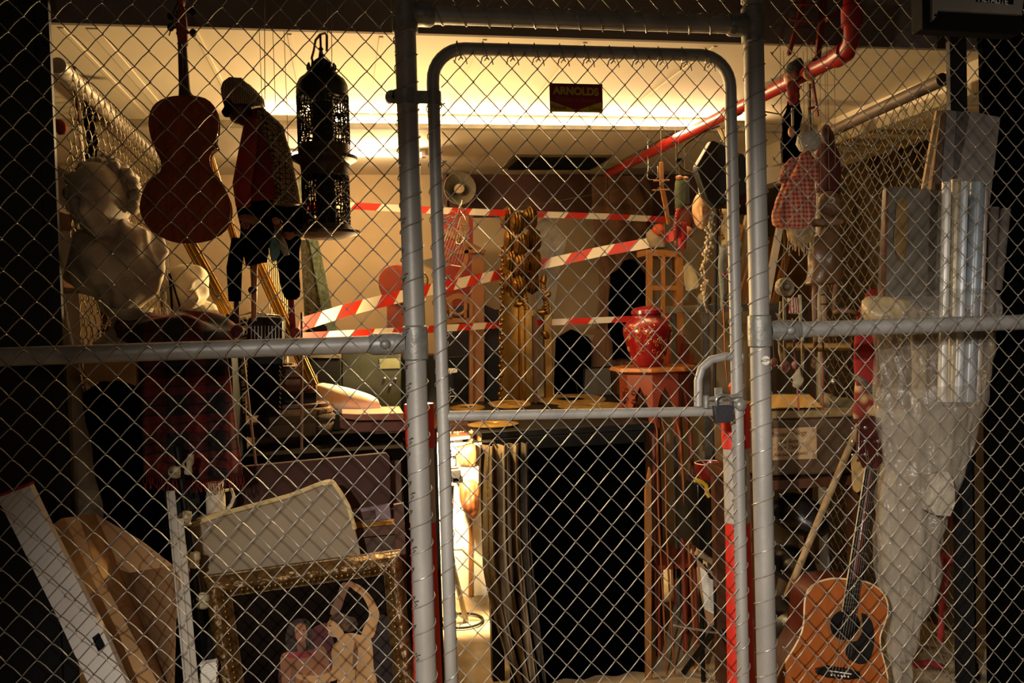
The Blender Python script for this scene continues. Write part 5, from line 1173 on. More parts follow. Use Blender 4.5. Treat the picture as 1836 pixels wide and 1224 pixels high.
# ---- small puppets near the gate
jean = mat('grey_green_cloth', '5E6A4C', .85, 0, 14, .5, .3)
pp = thing('marionette', 'puppet hanging head down in grey-green trousers left of the black satchel', 'marionette', V(1222, 330, 1.5))
loft([(322, 1212, 1230), (345, 1209, 1228), (372, 1211, 1227)], 1.5, .7, 20, .006, 30).build('trouser_leg', jean, pp, sharp=180)
loft([(322, 1222, 1236), (345, 1220, 1236), (372, 1218, 1236)], 1.53, .7, 20, .006, 30).build('trouser_leg', mat('slate_cloth', '3E444A', .85), pp, sharp=180)
blob('foot', 1218, 318, 1.49, 7, 4, skin, pp); blob('foot', 1228, 320, 1.5, 7, 4, skin, pp)
loft([(370, 1210, 1236), (395, 1212, 1244), (410, 1216, 1240)], 1.52, .6, 20, .006, 30).build('jacket', mat('rust_cloth', '6A2E1A', .85), pp, sharp=180)
blob('head', 1232, 418, 1.5, 11, 13, skin, pp, 0, .9)
hang(pp, 1218, 320, 1.5, 10, n=2)
rp = thing('marionette', 'small puppet with red studded sleeves hanging below the grey-green trousers', 'marionette', V(1215, 410, 1.45))
loft([(372, 1213, 1220), (390, 1208, 1219), (415, 1207, 1217), (428, 1209, 1216)], 1.44, .7, 18, .004, 30).build('sleeve', red_cloth, rp, sharp=180)
loft([(398, 1217, 1230), (420, 1216, 1232), (446, 1217, 1229)], 1.45, .7, 18, .004, 30).build('skirt', mat('crimson_cloth', 'A0181C', .8), rp, sharp=180)
hand('hand', 1211, 434, 1.43, 7, skin, rp); hand('hand', 1220, 400, 1.41, 7, skin, rp, 2.6)
mb = MB()
for i in range(7): mb.ell(V(1213-i*.5, 376+i*6, 1.415), .0025, 6, 5)
mb.build('studs', screw, rp)
hang(rp, 1214, 374, 1.46)
ct = thing('puppet_control', 'wooden cross-shaped puppet control hanging left of the grey-green trousers', 'puppet control', V(1190, 340, 1.5))
MB().prism(PO([(1183, 290), (1189, 290), (1191, 335), (1197, 360), (1203, 402), (1197, 402), (1190, 366), (1184, 336)], 1.5), (0, .012, 0)).build('handle', wood, ct, bevel=.001)
MB().tube([V(1172, 324, 1.49), V(1200, 323, 1.49)], .004, 8).build('crossbar', wood, ct); MB().tube([V(1170, 341, 1.49), V(1201, 340, 1.49)], .004, 8).build('crossbar', wood, ct)
MB().tube([V(1191, 400, 1.49), V(1192, 420, 1.49)], .0012, 5).build('string', string_m, ct)
hang(ct, 1186, 292, 1.5)
tag(MB().tube([Vector((V(1162, 300, 1.9).x, 1.9, 2.39)), V(1162, 300, 1.9)]+PO([(1160, 318), (1164, 322), (1176, 322), (1180, 316), (1179, 298)], 1.9), .003, 7).build('wire_holder', screw), 'small chrome wire holder left of the wooden puppet control', 'holder')
t = thing('hand_puppet', 'orange-headed hand puppet lying on top of the wooden tower', 'puppet', V(1180, 420, 2.1))
blob('head', 1181, 412, 2.1, 12, 11, mat('orange_felt', 'B84A1E', .8), t, 0, .6); loft([(410, 1164, 1172), (418, 1158, 1184), (430, 1160, 1192), (444, 1166, 1196)], 2.12, .6, 20, .006, 25).build('body', cream, t, sharp=180)
lg = thing('marionette', 'headless puppet with mottled sleeves and pale trousers behind the right stile', 'marionette', V(1302, 460, 1.5))
mott = mat('mottled_linen', 'A89A74', .8, 0, 20, .5, .4)
loft([(374, 1296, 1308), (400, 1293, 1324), (440, 1292, 1328), (470, 1291, 1322)], 1.5, .5, 26, .012, 22).build('shirt', mott, lg, sharp=180)
loft([(440, 1290, 1300), (480, 1288, 1298), (520, 1291, 1299), (560, 1293, 1298)], 1.48, .7, 18, .005, 25).build('trouser_leg', mat('pale_blue_cloth', '8A9490', .8), lg, sharp=180)
loft([(430, 1306, 1322), (470, 1302, 1320), (510, 1296, 1316), (532, 1298, 1310)], 1.53, .7, 18, .006, 25).build('trouser_leg', mat('umber_cloth', '3A2A1A', .85), lg, sharp=180)
MB().tube(PO([(1296, 492), (1300, 494)], 1.47), .012, 10).build('red_cuff', red_cloth, lg)
hand('hand', 1312, 458, 1.44, 13, mat('yellow_glove', 'C8A048', .6), lg, .3)
hang(lg, 1302, 376, 1.5)
# ---- upper right: puppet controls
def control(label, pts, bars, Y, wd=10, mt=redwood):
    t = thing('puppet_control', label, 'puppet control', V(*pts[0], Y))
    (x0, y0), (x1, y1) = pts; A, B_ = V(x0, y0, Y), V(x1, y1, Y); s = Vector((m(wd), 0, 0))/2
    MB().prism([A-s, A+s, B_+s*.8, B_-s*.8], (0, .014, 0)).build('handle', mt, t, bevel=.002)
    for (a, b2, c2, d2) in bars: MB().tube([V(a, b2, Y-.008), V(c2, d2, Y-.008)], .0045, 8).build('crossbar', mt, t)
    return t
control('red-brown wooden puppet control at the top, leftmost of those beside the right post', ((1448, -20), (1416, 98)), ((1422, 6, 1466, 9), (1416, 34, 1458, 39)), .38, 11)
control('long dark wooden puppet control hanging down to the red pipe elbow', ((1480, -10), (1466, 120)), ((1455, 108, 1478, 104),), .42, 15, redwood)
tag(MB().prism([V(1482, 30, .36), V(1484, 38, .36), V(1560, -6, .36), V(1556, -14, .36)], (0, .014, 0)).build('wooden_batten', redwood, None), 'wooden batten slanting up to the right behind the puppet controls', 'batten')
control('small wooden puppet control with red tips hanging in front of the red pipe', ((1456, 128), (1468, 208)), ((1448, 196, 1460, 192),), .42, 6, redwood)
tag(MB().torus(V(1452, 132, .42), .018, .006, 20, 8).build('wooden_ring', mat('pale_ring', 'B09468', .5)), 'pale round ring at the top of the small puppet control', 'ring')
tag(MB().tube(PO([(1452, 150), (1452, 200), (1454, 250)], .42), .004, 6).build('tan_cord', string_m), 'tan cord hanging beside the small red-tipped puppet control', 'cord')
Y = .55
for i, (x, y0, y1, n) in enumerate(((1430, 80, 240, 'of the capped puppet'), (1440, 90, 250, 'above the frilled bonnet'), (1470, 70, 350, 'right of the frilled bonnet'), (1496, 110, 300, 'rightmost, near the pipe elbow'), (1404, 70, 130, 'left of the grey knitted cap'))):
    tag(MB().tube([V(x, y0, Y), V(x+2, y1, Y)], .0009, 5).build('puppet_string', string_m), 'thin puppet string %s' % n, 'string')
# capped puppet in black coat
cp = thing('marionette', 'puppet in profile with grey knitted cap, red scarf and black coat near the right post', 'marionette', V(1420, 200, .5))
Y = .5
blob('head', 1419, 140, Y, 14, 15, skin, cp, .3, 1, -.9)
loft([(106, 1424, 1436), (114, 1412, 1440), (124, 1408, 1440), (131, 1406, 1436)], Y, .8, 24, .004, 30).build('knitted_cap', mat('grey_knit', '4E5250', .95, 0, 60, .4, .5), cp, sharp=180)
loft([(146, 1414, 1430), (155, 1411, 1434), (172, 1413, 1434), (188, 1417, 1428)], Y-.01, .7, 24, .008, 30).build('scarf', mat('patterned_red', '9A2A1C', .8, 0, 50, .7, .3, col2='5A1A14'), cp, sharp=180)
loft([(182, 1412, 1434), (210, 1406, 1436), (250, 1402, 1436), (292, 1402, 1432)], Y+.01, .6, 28, .01, 20, .05, 5).build('coat', black_cloth, cp, sharp=180)
limb('white_sleeve', [(1421, 194, Y-.05), (1421, 225, Y-.06)], [3.5, 3], mat('off_white_cloth', 'A89C84', .8), cp); blob('hand', 1419, 236, Y-.06, 6, 10, skin, cp)
hang(cp, 1424, 110, .5)
# gingham doll
gdl = thing('doll', 'cloth doll in red gingham dress and frilled white bonnet beside the right post', 'doll', V(1430, 340, .42))
Y = .42
ging = mat('gingham', 'A87E62', .85, 0, 68, .3, .1, pattern='gingham', col2='8A1A12')
mb = loft([(236, 1438, 1462), (244, 1430, 1469), (258, 1427, 1470), (270, 1434, 1462)], Y-.01, .7, 44, .005, 30, .10, 16)
mb.build('bonnet', mat('white_muslin', 'A8A08C', .85, 0, 30, .2, .3), gdl, sharp=180)
blob('head', 1446, 262, Y+.01, 13, 14, skin, gdl, 0, .9)
loft([(274, 1436, 1454), (288, 1428, 1462), (310, 1420, 1460), (330, 1414, 1456)], Y, .6, 36, .006, 25, .05, 8).build('bodice', ging, gdl, sharp=180)
loft([(282, 1420, 1432), (296, 1404, 1428), (312, 1398, 1420), (328, 1394, 1410)], Y-.03, .7, 26, .006, 25, .06, 6).build('sleeve', ging, gdl, sharp=180)
loft([(282, 1452, 1462), (300, 1452, 1467), (322, 1455, 1468)], Y-.02, .7, 22, .005, 25, .06, 6).build('sleeve', ging, gdl, sharp=180)
loft([(322, 1406, 1458), (350, 1396, 1460), (380, 1388, 1460), (402, 1387, 1459), (410, 1396, 1458)], Y, .55, 72, .008, 20, .07, 13).build('skirt', ging, gdl, sharp=180)
loft([(404, 1408, 1462), (420, 1414, 1464), (432, 1420, 1458), (438, 1424, 1450)], Y, .5, 40, .012, 30, .08, 11).build('petticoat', mat('straw_lace', 'A08458', .85, 0, 60, .5, .5), gdl, sharp=180)
mb = MB()
for i in range(16): x = 1414+i*3; mb.tube([V(x, 426, Y-.02+.02*random.random()), V(x+random.uniform(-3, 3), 446+random.uniform(0, 14), Y-.01)], .0018, 5)
mb.build('frayed_hem', mat('straw_lace', 'A08458'), gdl)
dm = thing('marionette', 'dark red cloaked puppet hanging behind the frilled bonnet', 'marionette', V(1488, 260, .72))
loft([(224, 1476, 1486), (236, 1470, 1494), (262, 1466, 1500), (310, 1462, 1506), (345, 1464, 1504)], .74, .6, 30, .01, 20, .06, 7).build('cloak', dark_red, dm, sharp=180)
blob('head', 1481, 244, .72, 11, 16, mat('dark_painted_wood', '3A1410'), dm, 0, .8)
hang(dm, 1481, 230, .72)
hang(gdl, 1450, 240, .42)
# ---- brown one-eyed creature puppet
cr = thing('creature_puppet', 'brown long-limbed creature puppet with one bulging eye and clawed hands', 'puppet', V(1488, 460, .42))
Y = .42; br = mat('creature_skin', '6E4C2E', .6, 0, 14, .5, .3, 25)
def beast(d, q):
    g = math.exp(-((d.x-.2)/.35)**2-((d.z+.55)/.2)**2) if d.y < 0 else 0
    return q*(1+.22*g+.06*noise.noise(d*3))
MB().ell(V(1487, 366, Y), (m(27), m(24), m(29)), 40, 30, rotm(0, 0, .3), beast).build('head', br, cr, sharp=180)
sprism('jaw', smooth_loop([(1464, 392), (1490, 390), (1512, 392), (1511, 402), (1486, 404), (1466, 402)], 2), Y-.06, .05, br, cr, bevel=.004)
eye = MB().ell(V(1491, 359, Y-.052), m(7.5), 18, 12).build('eyeball', mat('eye_white', 'C8BCA0', .2), cr, sharp=180)
MB().ell(V(1491, 359, Y-.066), m(3.6), 12, 8).build('pupil', blackm, eye, sharp=180)
loft([(404, 1476, 1498), (430, 1458, 1506), (460, 1450, 1508), (490, 1448, 1510), (508, 1450, 1506)], Y+.01, .6, 48, .014, 16, .06, 8).build('tunic', mat('brown_satin', '5E4228', .35, 0, 12, .3, .5, 14), cr, sharp=180)
limb('leg', [(1462, 505, Y), (1460, 540, Y-.01), (1462, 600, Y), (1462, 640, Y-.01)], [7, 6, 5.5, 5], br, cr)
limb('leg', [(1478, 508, Y), (1478, 540, Y), (1479, 580, Y), (1478, 612, Y)], [6.5, 6, 5.5, 5], br, cr)
limb('arm', [(1500, 500, Y), (1496, 530, Y), (1494, 558, Y-.01)], [5.5, 4.5, 4.5], br, cr)
limb('forearm', [(1494, 560, Y-.02), (1508, 556, Y-.04), (1528, 558, Y-.05), (1540, 564, Y-.05)], [4.5, 6, 5, 5], br, cr)
hand('clawed_hand', 1460, 646, Y-.02, 13, br, cr, .1, 3); hand('clawed_hand', 1548, 572, Y-.05, 16, br, cr, -.9, 4)
mb = MB()
for y in (528, 545): mb.torus(V(1478, y, Y), .011, .002, 16, 6, rotm(math.pi/2))
mb.build('leg_bands', blackm, cr)
hang(cr, 1487, 340, .42)
hang(cr, 1462, 420, .42)
# ---- turtle-like head, little pink faces, parchment ear
tl = thing('horned_head_puppet', 'puppet with a cream shell-like head and red vest just right of the fence post', 'puppet', V(1405, 520, .4))
Y = .4; bone = mat('bone_paint', 'A89878', .6, 0, 18, .5, .3)
MB().ell(V(1407, 514, Y), (m(22), m(18), m(20)), 36, 26, rotm(0, .3), lambda d, q: q*(1+.12*noise.noise(d*3.5)+.1*max(0, -d.z)*abs(d.x))).build('head', bone, tl, sharp=180)
MB().torus(V(1411, 512, Y-.03), m(11), .0022, 20, 6).torus(V(1411, 513, Y-.032), m(7), .002, 20, 6).build('carved_ridge', mat('dark_bone', '5A4A34', .7), tl)
loft([(533, 1412, 1434), (550, 1416, 1438), (562, 1414, 1430)], Y+.02, .6, 20, .006, 25).build('vest', mat('red_stripe_cloth', '7A1E1A', .8, 0, 40, .5, col2='A89A80', pattern='wave'), tl, sharp=180)
for (x, y0, y1) in ((1406, 532, 664), (1434, 528, 580), (1438, 580, 660)):
    limb('slat_leg', [(x, y0, Y+.01), (x+1, (y0+y1)/2, Y+.01), (x+1, y1, Y+.01)], [4, 4, 3.5], bone, tl, 8)
limb('arm', [(1400, 540, Y-.02), (1397, 580, Y-.02), (1400, 630, Y-.02), (1402, 650, Y-.02)], [3, 2.5, 6, 3], bone, tl, 8)
MB().tube([V(1420, 570, Y), V(1426, 640, Y), V(1432, 734, Y)], .003, 6).build('red_rod', redwood, tl)
hang(tl, 1407, 496, .4)
for i, (x, y, s, lb) in enumerate(((1388, 650, 9, 'small pink-cheeked face charm nearest the fence post, below the mid rail'), (1408, 658, 12, 'largest pink floral face charm hanging below the right mid rail'), (1424, 654, 7, 'tiny pink charm left of the parchment ear, below the mid rail'))):
    t = thing('face_charm', lb, 'charm', V(x, y, .36))
    blob('charm_body', x, y, .36, s*.8, s, mat('pink_clay', 'A87A6A', .6, 0, 60, .5, .4, col2='6A2A28'), t, .2, .8, 0, .6, 0)
    MB().tube([V(x, y-s, .36), V(x-2, y-s-34, .37)], .0016, 5).build('cord', string_m, t)
tag(MB().dome(PO(smooth_loop([(1434, 658), (1437, 672), (1442, 680), (1438, 690), (1431, 696), (1423, 692), (1424, 682), (1421, 676), (1428, 670)], 2), .38), (0, -.006, 0), (0, .008, 0)).build('puppet_shoe', bone, None, sharp=180), 'parchment-coloured puppet foot hanging above the yellow folder', 'puppet foot')
tag(MB().tube([V(1476, 595, .4), V(1475, 735, .42)], .0028, 6).build('thin_rod', redwood), 'thin reddish rod hanging down to the crate from the creature puppet', 'rod')
tag(MB().ell(V(1495, 684, .8), m(5, 1495, .8), 16, 10).tube([V(1495, 682, .8), Vector((V(1495, 684, .8).x, .8, 2.3))], .0008, 4).build('brass_ball', screw, None, sharp=180), 'tiny shiny brass ball behind the mesh above the crate', 'ball')
# ---- crate with the handwritten note and folder
crt = thing('storage_crate', 'translucent brown plastic crate with a handwritten note, right of the fence post', 'crate', V(1460, 800, .62))
crm = mat('smoky_plastic', '5A4634', .35, 0, 8, .3, alpha=1)
sprism('crate_body', [(1352, 752), (1534, 748), (1532, 850), (1356, 854)], .58, .36, crm, crt, bevel=.01)
sprism('rim', [(1350, 738), (1537, 733), (1538, 747), (1351, 752)], .565, .39, mat('rim_plastic', '8A744C', .4), crt, bevel=.006)
mb = MB()
for i in range(22): mb.prism(PO([(1400+i*6, 756), (1402+i*6, 756), (1402+i*6, 764), (1400+i*6, 764)], .577), (0, .003, 0))
mb.build('rim_ribs', crm, crt)
nt = thing('handwritten_note', 'brown paper note with handwriting taped on the crate', 'note', V(1425, 790, .57))
sprism('note_paper', [(1384, 768), (1464, 765), (1465, 822), (1384, 825)], .572, .001, mat('kraft_note', 'A88A62', .85, 0, 10, .12), nt)
ink = mat('brown_ink', '1C120C', .7)
for (s, x, y, wd) in (('Minotaur Trilogy', 1379, 784, 74), ('- The Beats', 1393, 796, 42), ('- Part Three', 1388, 808, 52), ('(four bids & puppets)', 1387, 819, 66)):
    text('handwriting', s, x, y, .571, wd, ink, nt, ital=.3, hscale=1.15, lean=.02)
fo = thing('yellow_folder', 'yellow card folder lying on the crate, with a thin green edge', 'folder', V(1425, 720, .66))
for nm, y_, mt_ in (('folder_leaf', 0, mat('manila', 'B8924E', .8, 0, 6, .1)),):
    d_ = -2.5*y_
    MB().prism([V(1350, 733+d_, .57), V(1474, 730+d_, .57), V(1451, 708+d_, .80), V(1350, 708+d_, .80)], (0, 0, .003)).build(nm, mt_, fo)
tag(loft([(708, 1480, 1500), (716, 1474, 1520), (726, 1472, 1530), (732, 1476, 1530)], .68, .8, 24, .012, 20).build('crumpled_cloth', mat('khaki_rag', '6E6040', .8, 0, 12, .4), None, sharp=180), 'crumpled khaki rag on the crate right of the folder', 'rag')
MB().tube([V(1350, 706, .802), V(1451, 706, .802)], .0025, 6).build('green_edge', mat('green_edge', '2E5A34', .7), fo)
# rack that carries the crate
rk = thing('wooden_rack', 'rough wooden rack below the crate, behind the guitar', 'rack', V(1450, 870, .7))
zc = V(1450, 854, .58).z; xr0, xr1 = V(1345, 860, .6).x, V(1545, 860, .6).x
MB().box(((xr0+xr1)/2, .77, zc-.02), (xr1-xr0, .42, .035)).build('rack_board', wood_d, rk, bevel=.003)
for x in (xr0+.03, xr1-.03):
    for y in (.60, .95): MB().box((x, y, (zc-.04)/2), (.04, .04, zc-.04)).build('leg', wood_d, rk)
tag(MB().tube([V(1540, 762, .45), V(1476, 912, .40), V(1410, 1070, .36)], .0115, 14).build('broomstick', mat('pale_pole', '8A7048', .6, 0, 8, .3, stretch=(8, 8, 1))), 'pale wooden broom handle leaning across below the crate', 'pole')
for i, (x, y, rx, ry, Y, lb) in enumerate(((1432, 925, 52, 36, .62, 'dark rounded luggage item under the crate, upper one'), (1420, 1015, 38, 34, .60, 'dark glossy rounded item left of the guitar, lower one'), (1398, 1130, 30, 60, .6, 'tall black bag between fence post and guitar'))):
    tag(MB().ell(V(x, y, Y), (m(rx, x, Y), .14, m(ry, x, Y)), 30, 20, rotm(0, .4), lambda d, q: wrinkle(q, .02, 9)).build('soft_bag', mat('dark_vinyl', '100F12', .35, 0, 12, .4, .2), None, sharp=180), lb, 'bag')
# ---- christmas stocking
sk = thing('red_stocking', 'long red felt stocking with grey fur band and printed cream foot, above the guitar head', 'stocking', V(1553, 640, .5))
Y = .48
loft([(520, 1556, 1582), (545, 1544, 1588), (570, 1536, 1584), (600, 1532, 1574), (640, 1531, 1572), (676, 1533, 1574), (690, 1535, 1574)], Y, .35, 32, .006, 18).build('felt_leg', mat('red_felt', '8E1A12', .9, 0, 16, .25, .2), sk, sharp=180)
MB().tube([V(1532, 674, Y-.02), V(1548, 684, Y-.045), V(1562, 698, Y-.045), V(1576, 710, Y-.02)], m(7.5), 14).build('fur_band', mat('grey_fur', '6A6252', .95, 0, 90, .6, .9), sk, sharp=180)
loft([(682, 1533, 1560), (710, 1531, 1574), (735, 1530, 1574), (750, 1532, 1570)], Y+.005, .35, 30, .006, 18).build('printed_foot', mat('printed_cotton', 'B89C6C', .85, 0, 22, .5, .1, pattern='voronoi', col2='7A2414'), sk, sharp=180)
loft([(735, 1530, 1560), (760, 1532, 1562), (790, 1536, 1560)], Y+.01, .35, 24, .008, 18).build('dark_toe', dark_red, sk, sharp=180)
tag(MB().prism(PO(smooth_loop([(1530, 815), (1548, 820), (1551, 850), (1542, 880), (1532, 878), (1530, 850)], 2), .42), (0, .01, 0)).build('yellow_wrapper', mat('yellowed_paper', 'A88A50', .7, 0, 12, .3, .5)), 'yellowed paper wrapper behind the guitar neck', 'paper')
# ---- guitar
gt = thing('acoustic_guitar', 'orange-brown acoustic guitar leaning just behind the mesh at the bottom right', 'guitar', V(1510, 1224, .2))
gy = lambda y: .10+.20*(1330-y)/600
def G(p, o=0): q = V(p[0], p[1], gy(p[1])); return q+Vector((0, o, 0))
body = smooth_loop([(1449, 1058), (1466, 1044), (1492, 1037), (1518, 1038), (1545, 1041), (1567, 1049), (1585, 1065), (1592, 1085), (1591, 1103), (1584, 1124), (1578, 1142), (1580, 1166), (1588, 1195), (1593, 1226), (1592, 1262), (1578, 1296), (1548, 1322), (1505, 1334), (1455, 1332), (1415, 1312), (1393, 1280), (1386, 1248), (1392, 1218), (1406, 1190), (1425, 1160), (1438, 1133), (1442, 1108), (1443, 1080)], 2)
spruce = mat('orange_spruce', '965022', .3, 0, 3, .18, coat=.5, stretch=(14, 14, .5)); mahog = mat('dark_mahogany', '4A1C10', .3, 0, 8, .3, coat=.5); ebony = mat('ebony', '120E0C', .4, 0, 20, .2)
o = [G(p) for p in body]; o2 = [p+Vector((0, .10, 0)) for p in o]
MB().prism(o, (0, .006, 0)).build('soundboard', spruce, gt)
c = sum(o, Vector())/len(o)
MB().prism([c+(p-c)*.988+Vector((0, .006, 0)) for p in o], (0, .094, 0)).build('sides_and_back', mahog, gt, sharp=60)
MB().tube([p+Vector((0, .001, 0)) for p in o], .0028, 8, closed=True).build('binding', mat('cream_binding', 'C8B48A', .4), gt)
shc = (1515, 1120); k = m(1, 1515, .17)
def disc(mb, r0, r1, off, n=40):
    P = G(shc, off); vs = []; fs = []
    for i in range(n):
        a = 2*math.pi*i/n
        for r in (r0, r1): q = (shc[0]+r*math.cos(a), shc[1]+r*math.sin(a)); vs.append(G(q, off))
    for i in range(n): fs.append((2*i, 2*i+1, 2*((i+1) % n)+1, 2*((i+1) % n)))
    return mb.add(vs, fs)
disc(MB(), 0.01, 27, -.0012).build('sound_hole', blackm, gt); disc(disc(MB(), 28.5, 30.5, -.0016), 32, 33, -.0016).build('rosette', mat('rosette', '6A5A3A', .4), gt)
MB().prism([G(p, -.002) for p in smooth_loop([(1544, 1098), (1558, 1106), (1566, 1125), (1566, 1160), (1556, 1185), (1540, 1190), (1520, 1180), (1515, 1165), (1520, 1152), (1536, 1148), (1545, 1132), (1546, 1115)], 2)], (0, .0012, 0)).build('pickguard', mat('black_pickguard', '1C1A1A', .3, coat=.4), gt)
MB().prism([G(p, -.010) for p in ((1461, 1197), (1484, 1192), (1520, 1197), (1539, 1203), (1538, 1213), (1518, 1216), (1480, 1212), (1462, 1206))], (0, .010, 0)).build('bridge', ebony, gt, bevel=.001)
MB().tube([G((1482, 1199), -.013), G((1522, 1205), -.013)], .0018, 6).build('saddle', paper, gt)
for i in range(6): MB().ell(G((1487+i*6, 1207+i*.6), -.012), .0028, 8, 6).build('bridge_pin', paper, gt)
# neck and fretboard
nb0, nb1, nt0, nt1 = (1509, 1096), (1535, 1098), (1551, 838), (1571, 841)
def N_(u, v, o=0):       # u across 0..1, v along neck 0 nut .. 1 body end
    x = (nt0[0]*(1-v)+nb0[0]*v)*(1-u)+(nt1[0]*(1-v)+nb1[0]*v)*u; y = (nt0[1]*(1-v)+nb0[1]*v)*(1-u)+(nt1[1]*(1-v)+nb1[1]*v)*u
    return G((x, y), o)
MB().prism([N_(0, 0, -.006), N_(1, 0, -.006), N_(1, 1, -.006), N_(0, 1, -.006)], (0, .006, 0)).build('fretboard', ebony, gt)
MB().tube([N_(.5, 0, .006), N_(.5, .5, .006), N_(.5, .75, .008), N_(.5, .86, .02)], [m(9), m(10.5), m(12), m(13)], 14, flat=1).build('neck', mahog, gt)
mb = MB()
for i in range(1, 21):
    v = (1-2**(-i/12))*1.0/(1-2**(-20/12)); v = v*.985
    mb.tube([N_(0, v, -.007), N_(1, v, -.007)], .0009, 5)
mb.tube([N_(0, 0, -.007), N_(1, 0, -.007)], .0022, 6).build('frets', screw, gt)
mb = MB()
for f in (3, 5, 7, 9, 15, 17):
    v = (1-2**(-(f-.5)/12))/(1-2**(-20/12))*.985; mb.lathe(N_(.5, v, -.0064), [(0, 0), (.0025, 0), (.0025, .0008), (0, .0008)], 12, rotm(math.pi/2))
mb.build('fret_dots', paper, gt)
MB().tube([N_(-.03, 0, -.004), N_(-.03, 1, -.004)], .0016, 5).build('neck_binding', mat('cream_binding', 'C8B48A'), gt)
for i in range(6): MB().tube([G((1487+i*6, 1205+i*.6), -.012), N_(.1+.16*i, .99, -.0095), N_(.12+.152*i, 0, -.009), G((1549+i*5, 828-(abs(i-2.5))*14), -.004)], .00028+.00007*(5-i), 4).build('string', mat('bronze_string', '6A5A48', .5, .5), gt)
MB().prism([G(p, -.002) for p in ((1551, 840), (1571, 842), (1582, 828), (1580, 750), (1566, 745), (1556, 748), (1541, 754), (1538, 812))], (0, .016, 0)).build('headstock', mat('wine_headstock', '3E140E', .3, 0, 10, .4, coat=.5), gt, bevel=.002)
for i in range(3):
    for s, x in ((-1, 1549), (1, 1572)):
        y = 766+i*24; mb = MB().lathe(G((x+s*0, y), -.006), [(0, 0), (.006, 0), (.006, .003), (.003, .004), (.003, .010), (0, .010)], 12, rotm(math.pi/2)).tube([G((x+s*8, y+2), .006), G((x+s*16, y+2), .006)], .002, 6)
        mb.ell(G((x+s*18, y+2), .006), (.006, .004, .005), 10, 7); mb.build('tuning_machine', screw, gt)
# ---- boards, tubes and strips standing at the right
whb = mat('dusty_white_board', '8E867C', .7, 0, 5, .15)
def rbar(name, out, Y, th, mt, lb, cat, parent=None, smooth=0, bevel=.001):
    o = sprism(name, out, Y, th, mt, parent, smooth=smooth, bevel=bevel)
    return tag(o, lb, cat) if parent is None else o
rbar('white_board', [(1740, 199), (1794, 210), (1768, 420), (1762, 560), (1704, 560), (1716, 324)], .365, .025, whb, 'wide white board standing at the far right, tallest and rightmost of the boards', 'board')
for i, (a, b2, mt_, lb) in enumerate((((1698, 197, 1716, 199), (1670, 560, 1692, 560), mat('pale_lilac_board', '7E7672', .6, 0, 5, .2), 'narrow greyish board standing just left of the wide white board'), ((1717, 199, 1738, 202), (1690, 560, 1703, 560), mat('shaded_board', '5E564E', .7, 0, 5, .2), 'dull brown board edge against the wide white board'), ((1688, 198, 1697, 198), (1640, 560, 1664, 560), mat('tan_edge', '6E5236', .7), 'tan timber standing left of the greyish board'))):  # three narrow boards: greyish, dull brown and tan
    rbar('tall_strip', [(a[0], a[1]), (a[2], a[3]), (b2[2], b2[3]), (b2[0], b2[1])], .366+.002*i, .02, mt_, lb, 'board')
rbar('wooden_lath', [(1680, 198), (1688, 198), (1662, 336), (1626, 560), (1618, 560), (1655, 336)], .36, .012, mat('pale_lath', 'A88450', .6), 'thin pale wooden lath leaning left of the tall boards', 'lath')
pc = thing('polythene_sheet', 'grey polythene-wrapped sheet standing above the plastic bundle at the right', 'sheet', V(1640, 500, .5))
rbar('sheet_body', [(1592, 338), (1604, 334), (1694, 342), (1690, 600), (1588, 600), (1583, 525)], .32, .03, mat('grey_polythene', '6E665A', .35, 0, 8, .3, .6, 12), '', '', pc)
rbar('brown_edge', [(1589, 336), (1594, 336), (1587, 560), (1581, 560)], .317, .012, mat('rusty_edge', '6A4020', .5), '', '', pc)
rbar('hanging_flap', smooth_loop([(1610, 358), (1626, 360), (1628, 420), (1618, 470), (1604, 440), (1606, 400)], 2), .312, .005, mat('yellow_polythene', '8A6E40', .3, 0, 10, .3, .6, 14), '', '', pc)
tub = [((1697, 327), (1689, 720), 8, 'E0DCD0', 'thin white plastic tube, leftmost of the strips above the bundle', .25), ((1714, 322), (1706, 720), 9, 'A89A7C', 'cream profile strip, second of the strips above the bundle', .27), ((1729, 326), (1718, 720), 7, 'C8CED4', 'shiny bluish strip in the middle of the strips above the bundle', .25), ((1752, 328), (1735, 720), 14, '8E98A0', 'wide blue-grey profile strip, right of the shiny one', .26), ((1766, 334), (1752, 720), 6, 'A8988A', 'thin brownish tube beside the wide blue-grey strip', .25)]
for i, (a, b2, r_, col_, lb, Y) in enumerate(tub):
    A, B_ = V(*a, Y), V(*b2, Y-.02)
    mb = MB().tube([A, B_], m(r_, 1700, Y), 14)
    if i in (0, 2, 3): mb.tube([A+Vector((-m(r_)*.5, -m(r_)*.8, 0)), B_+Vector((-m(r_)*.5, -m(r_)*.8, 0))], m(r_)*.25, 8)
    tag(mb.build('profile_strip', mat('strip_'+['white', 'cream', 'silver', 'bluegrey', 'brownish'][i], col_, .3, .1, 8, .15)), lb, 'strip')
for (out, lb) in (([(1772, 370), (1792, 373), (1780, 560), (1768, 560)], 'crumpled grey roll right of the strips, the left of the pair'), ([(1792, 371), (1814, 378), (1800, 480), (1784, 560), (1774, 560)], 'crumpled grey roll at the far right, the right of the pair')):
    o_ = PO(out, .30); cx0 = [(o_[0]+o_[1])/2, (o_[len(o_)//2]+o_[-1])/2]
    tag(MB().tube([cx0[0], cx0[0].lerp(cx0[1], .5), cx0[1]], m(11), 18).build('crumpled_roll', mat('grey_felt_roll', '6A6058', .8, 0, 12, .4, .6, 20), None), lb, 'roll')
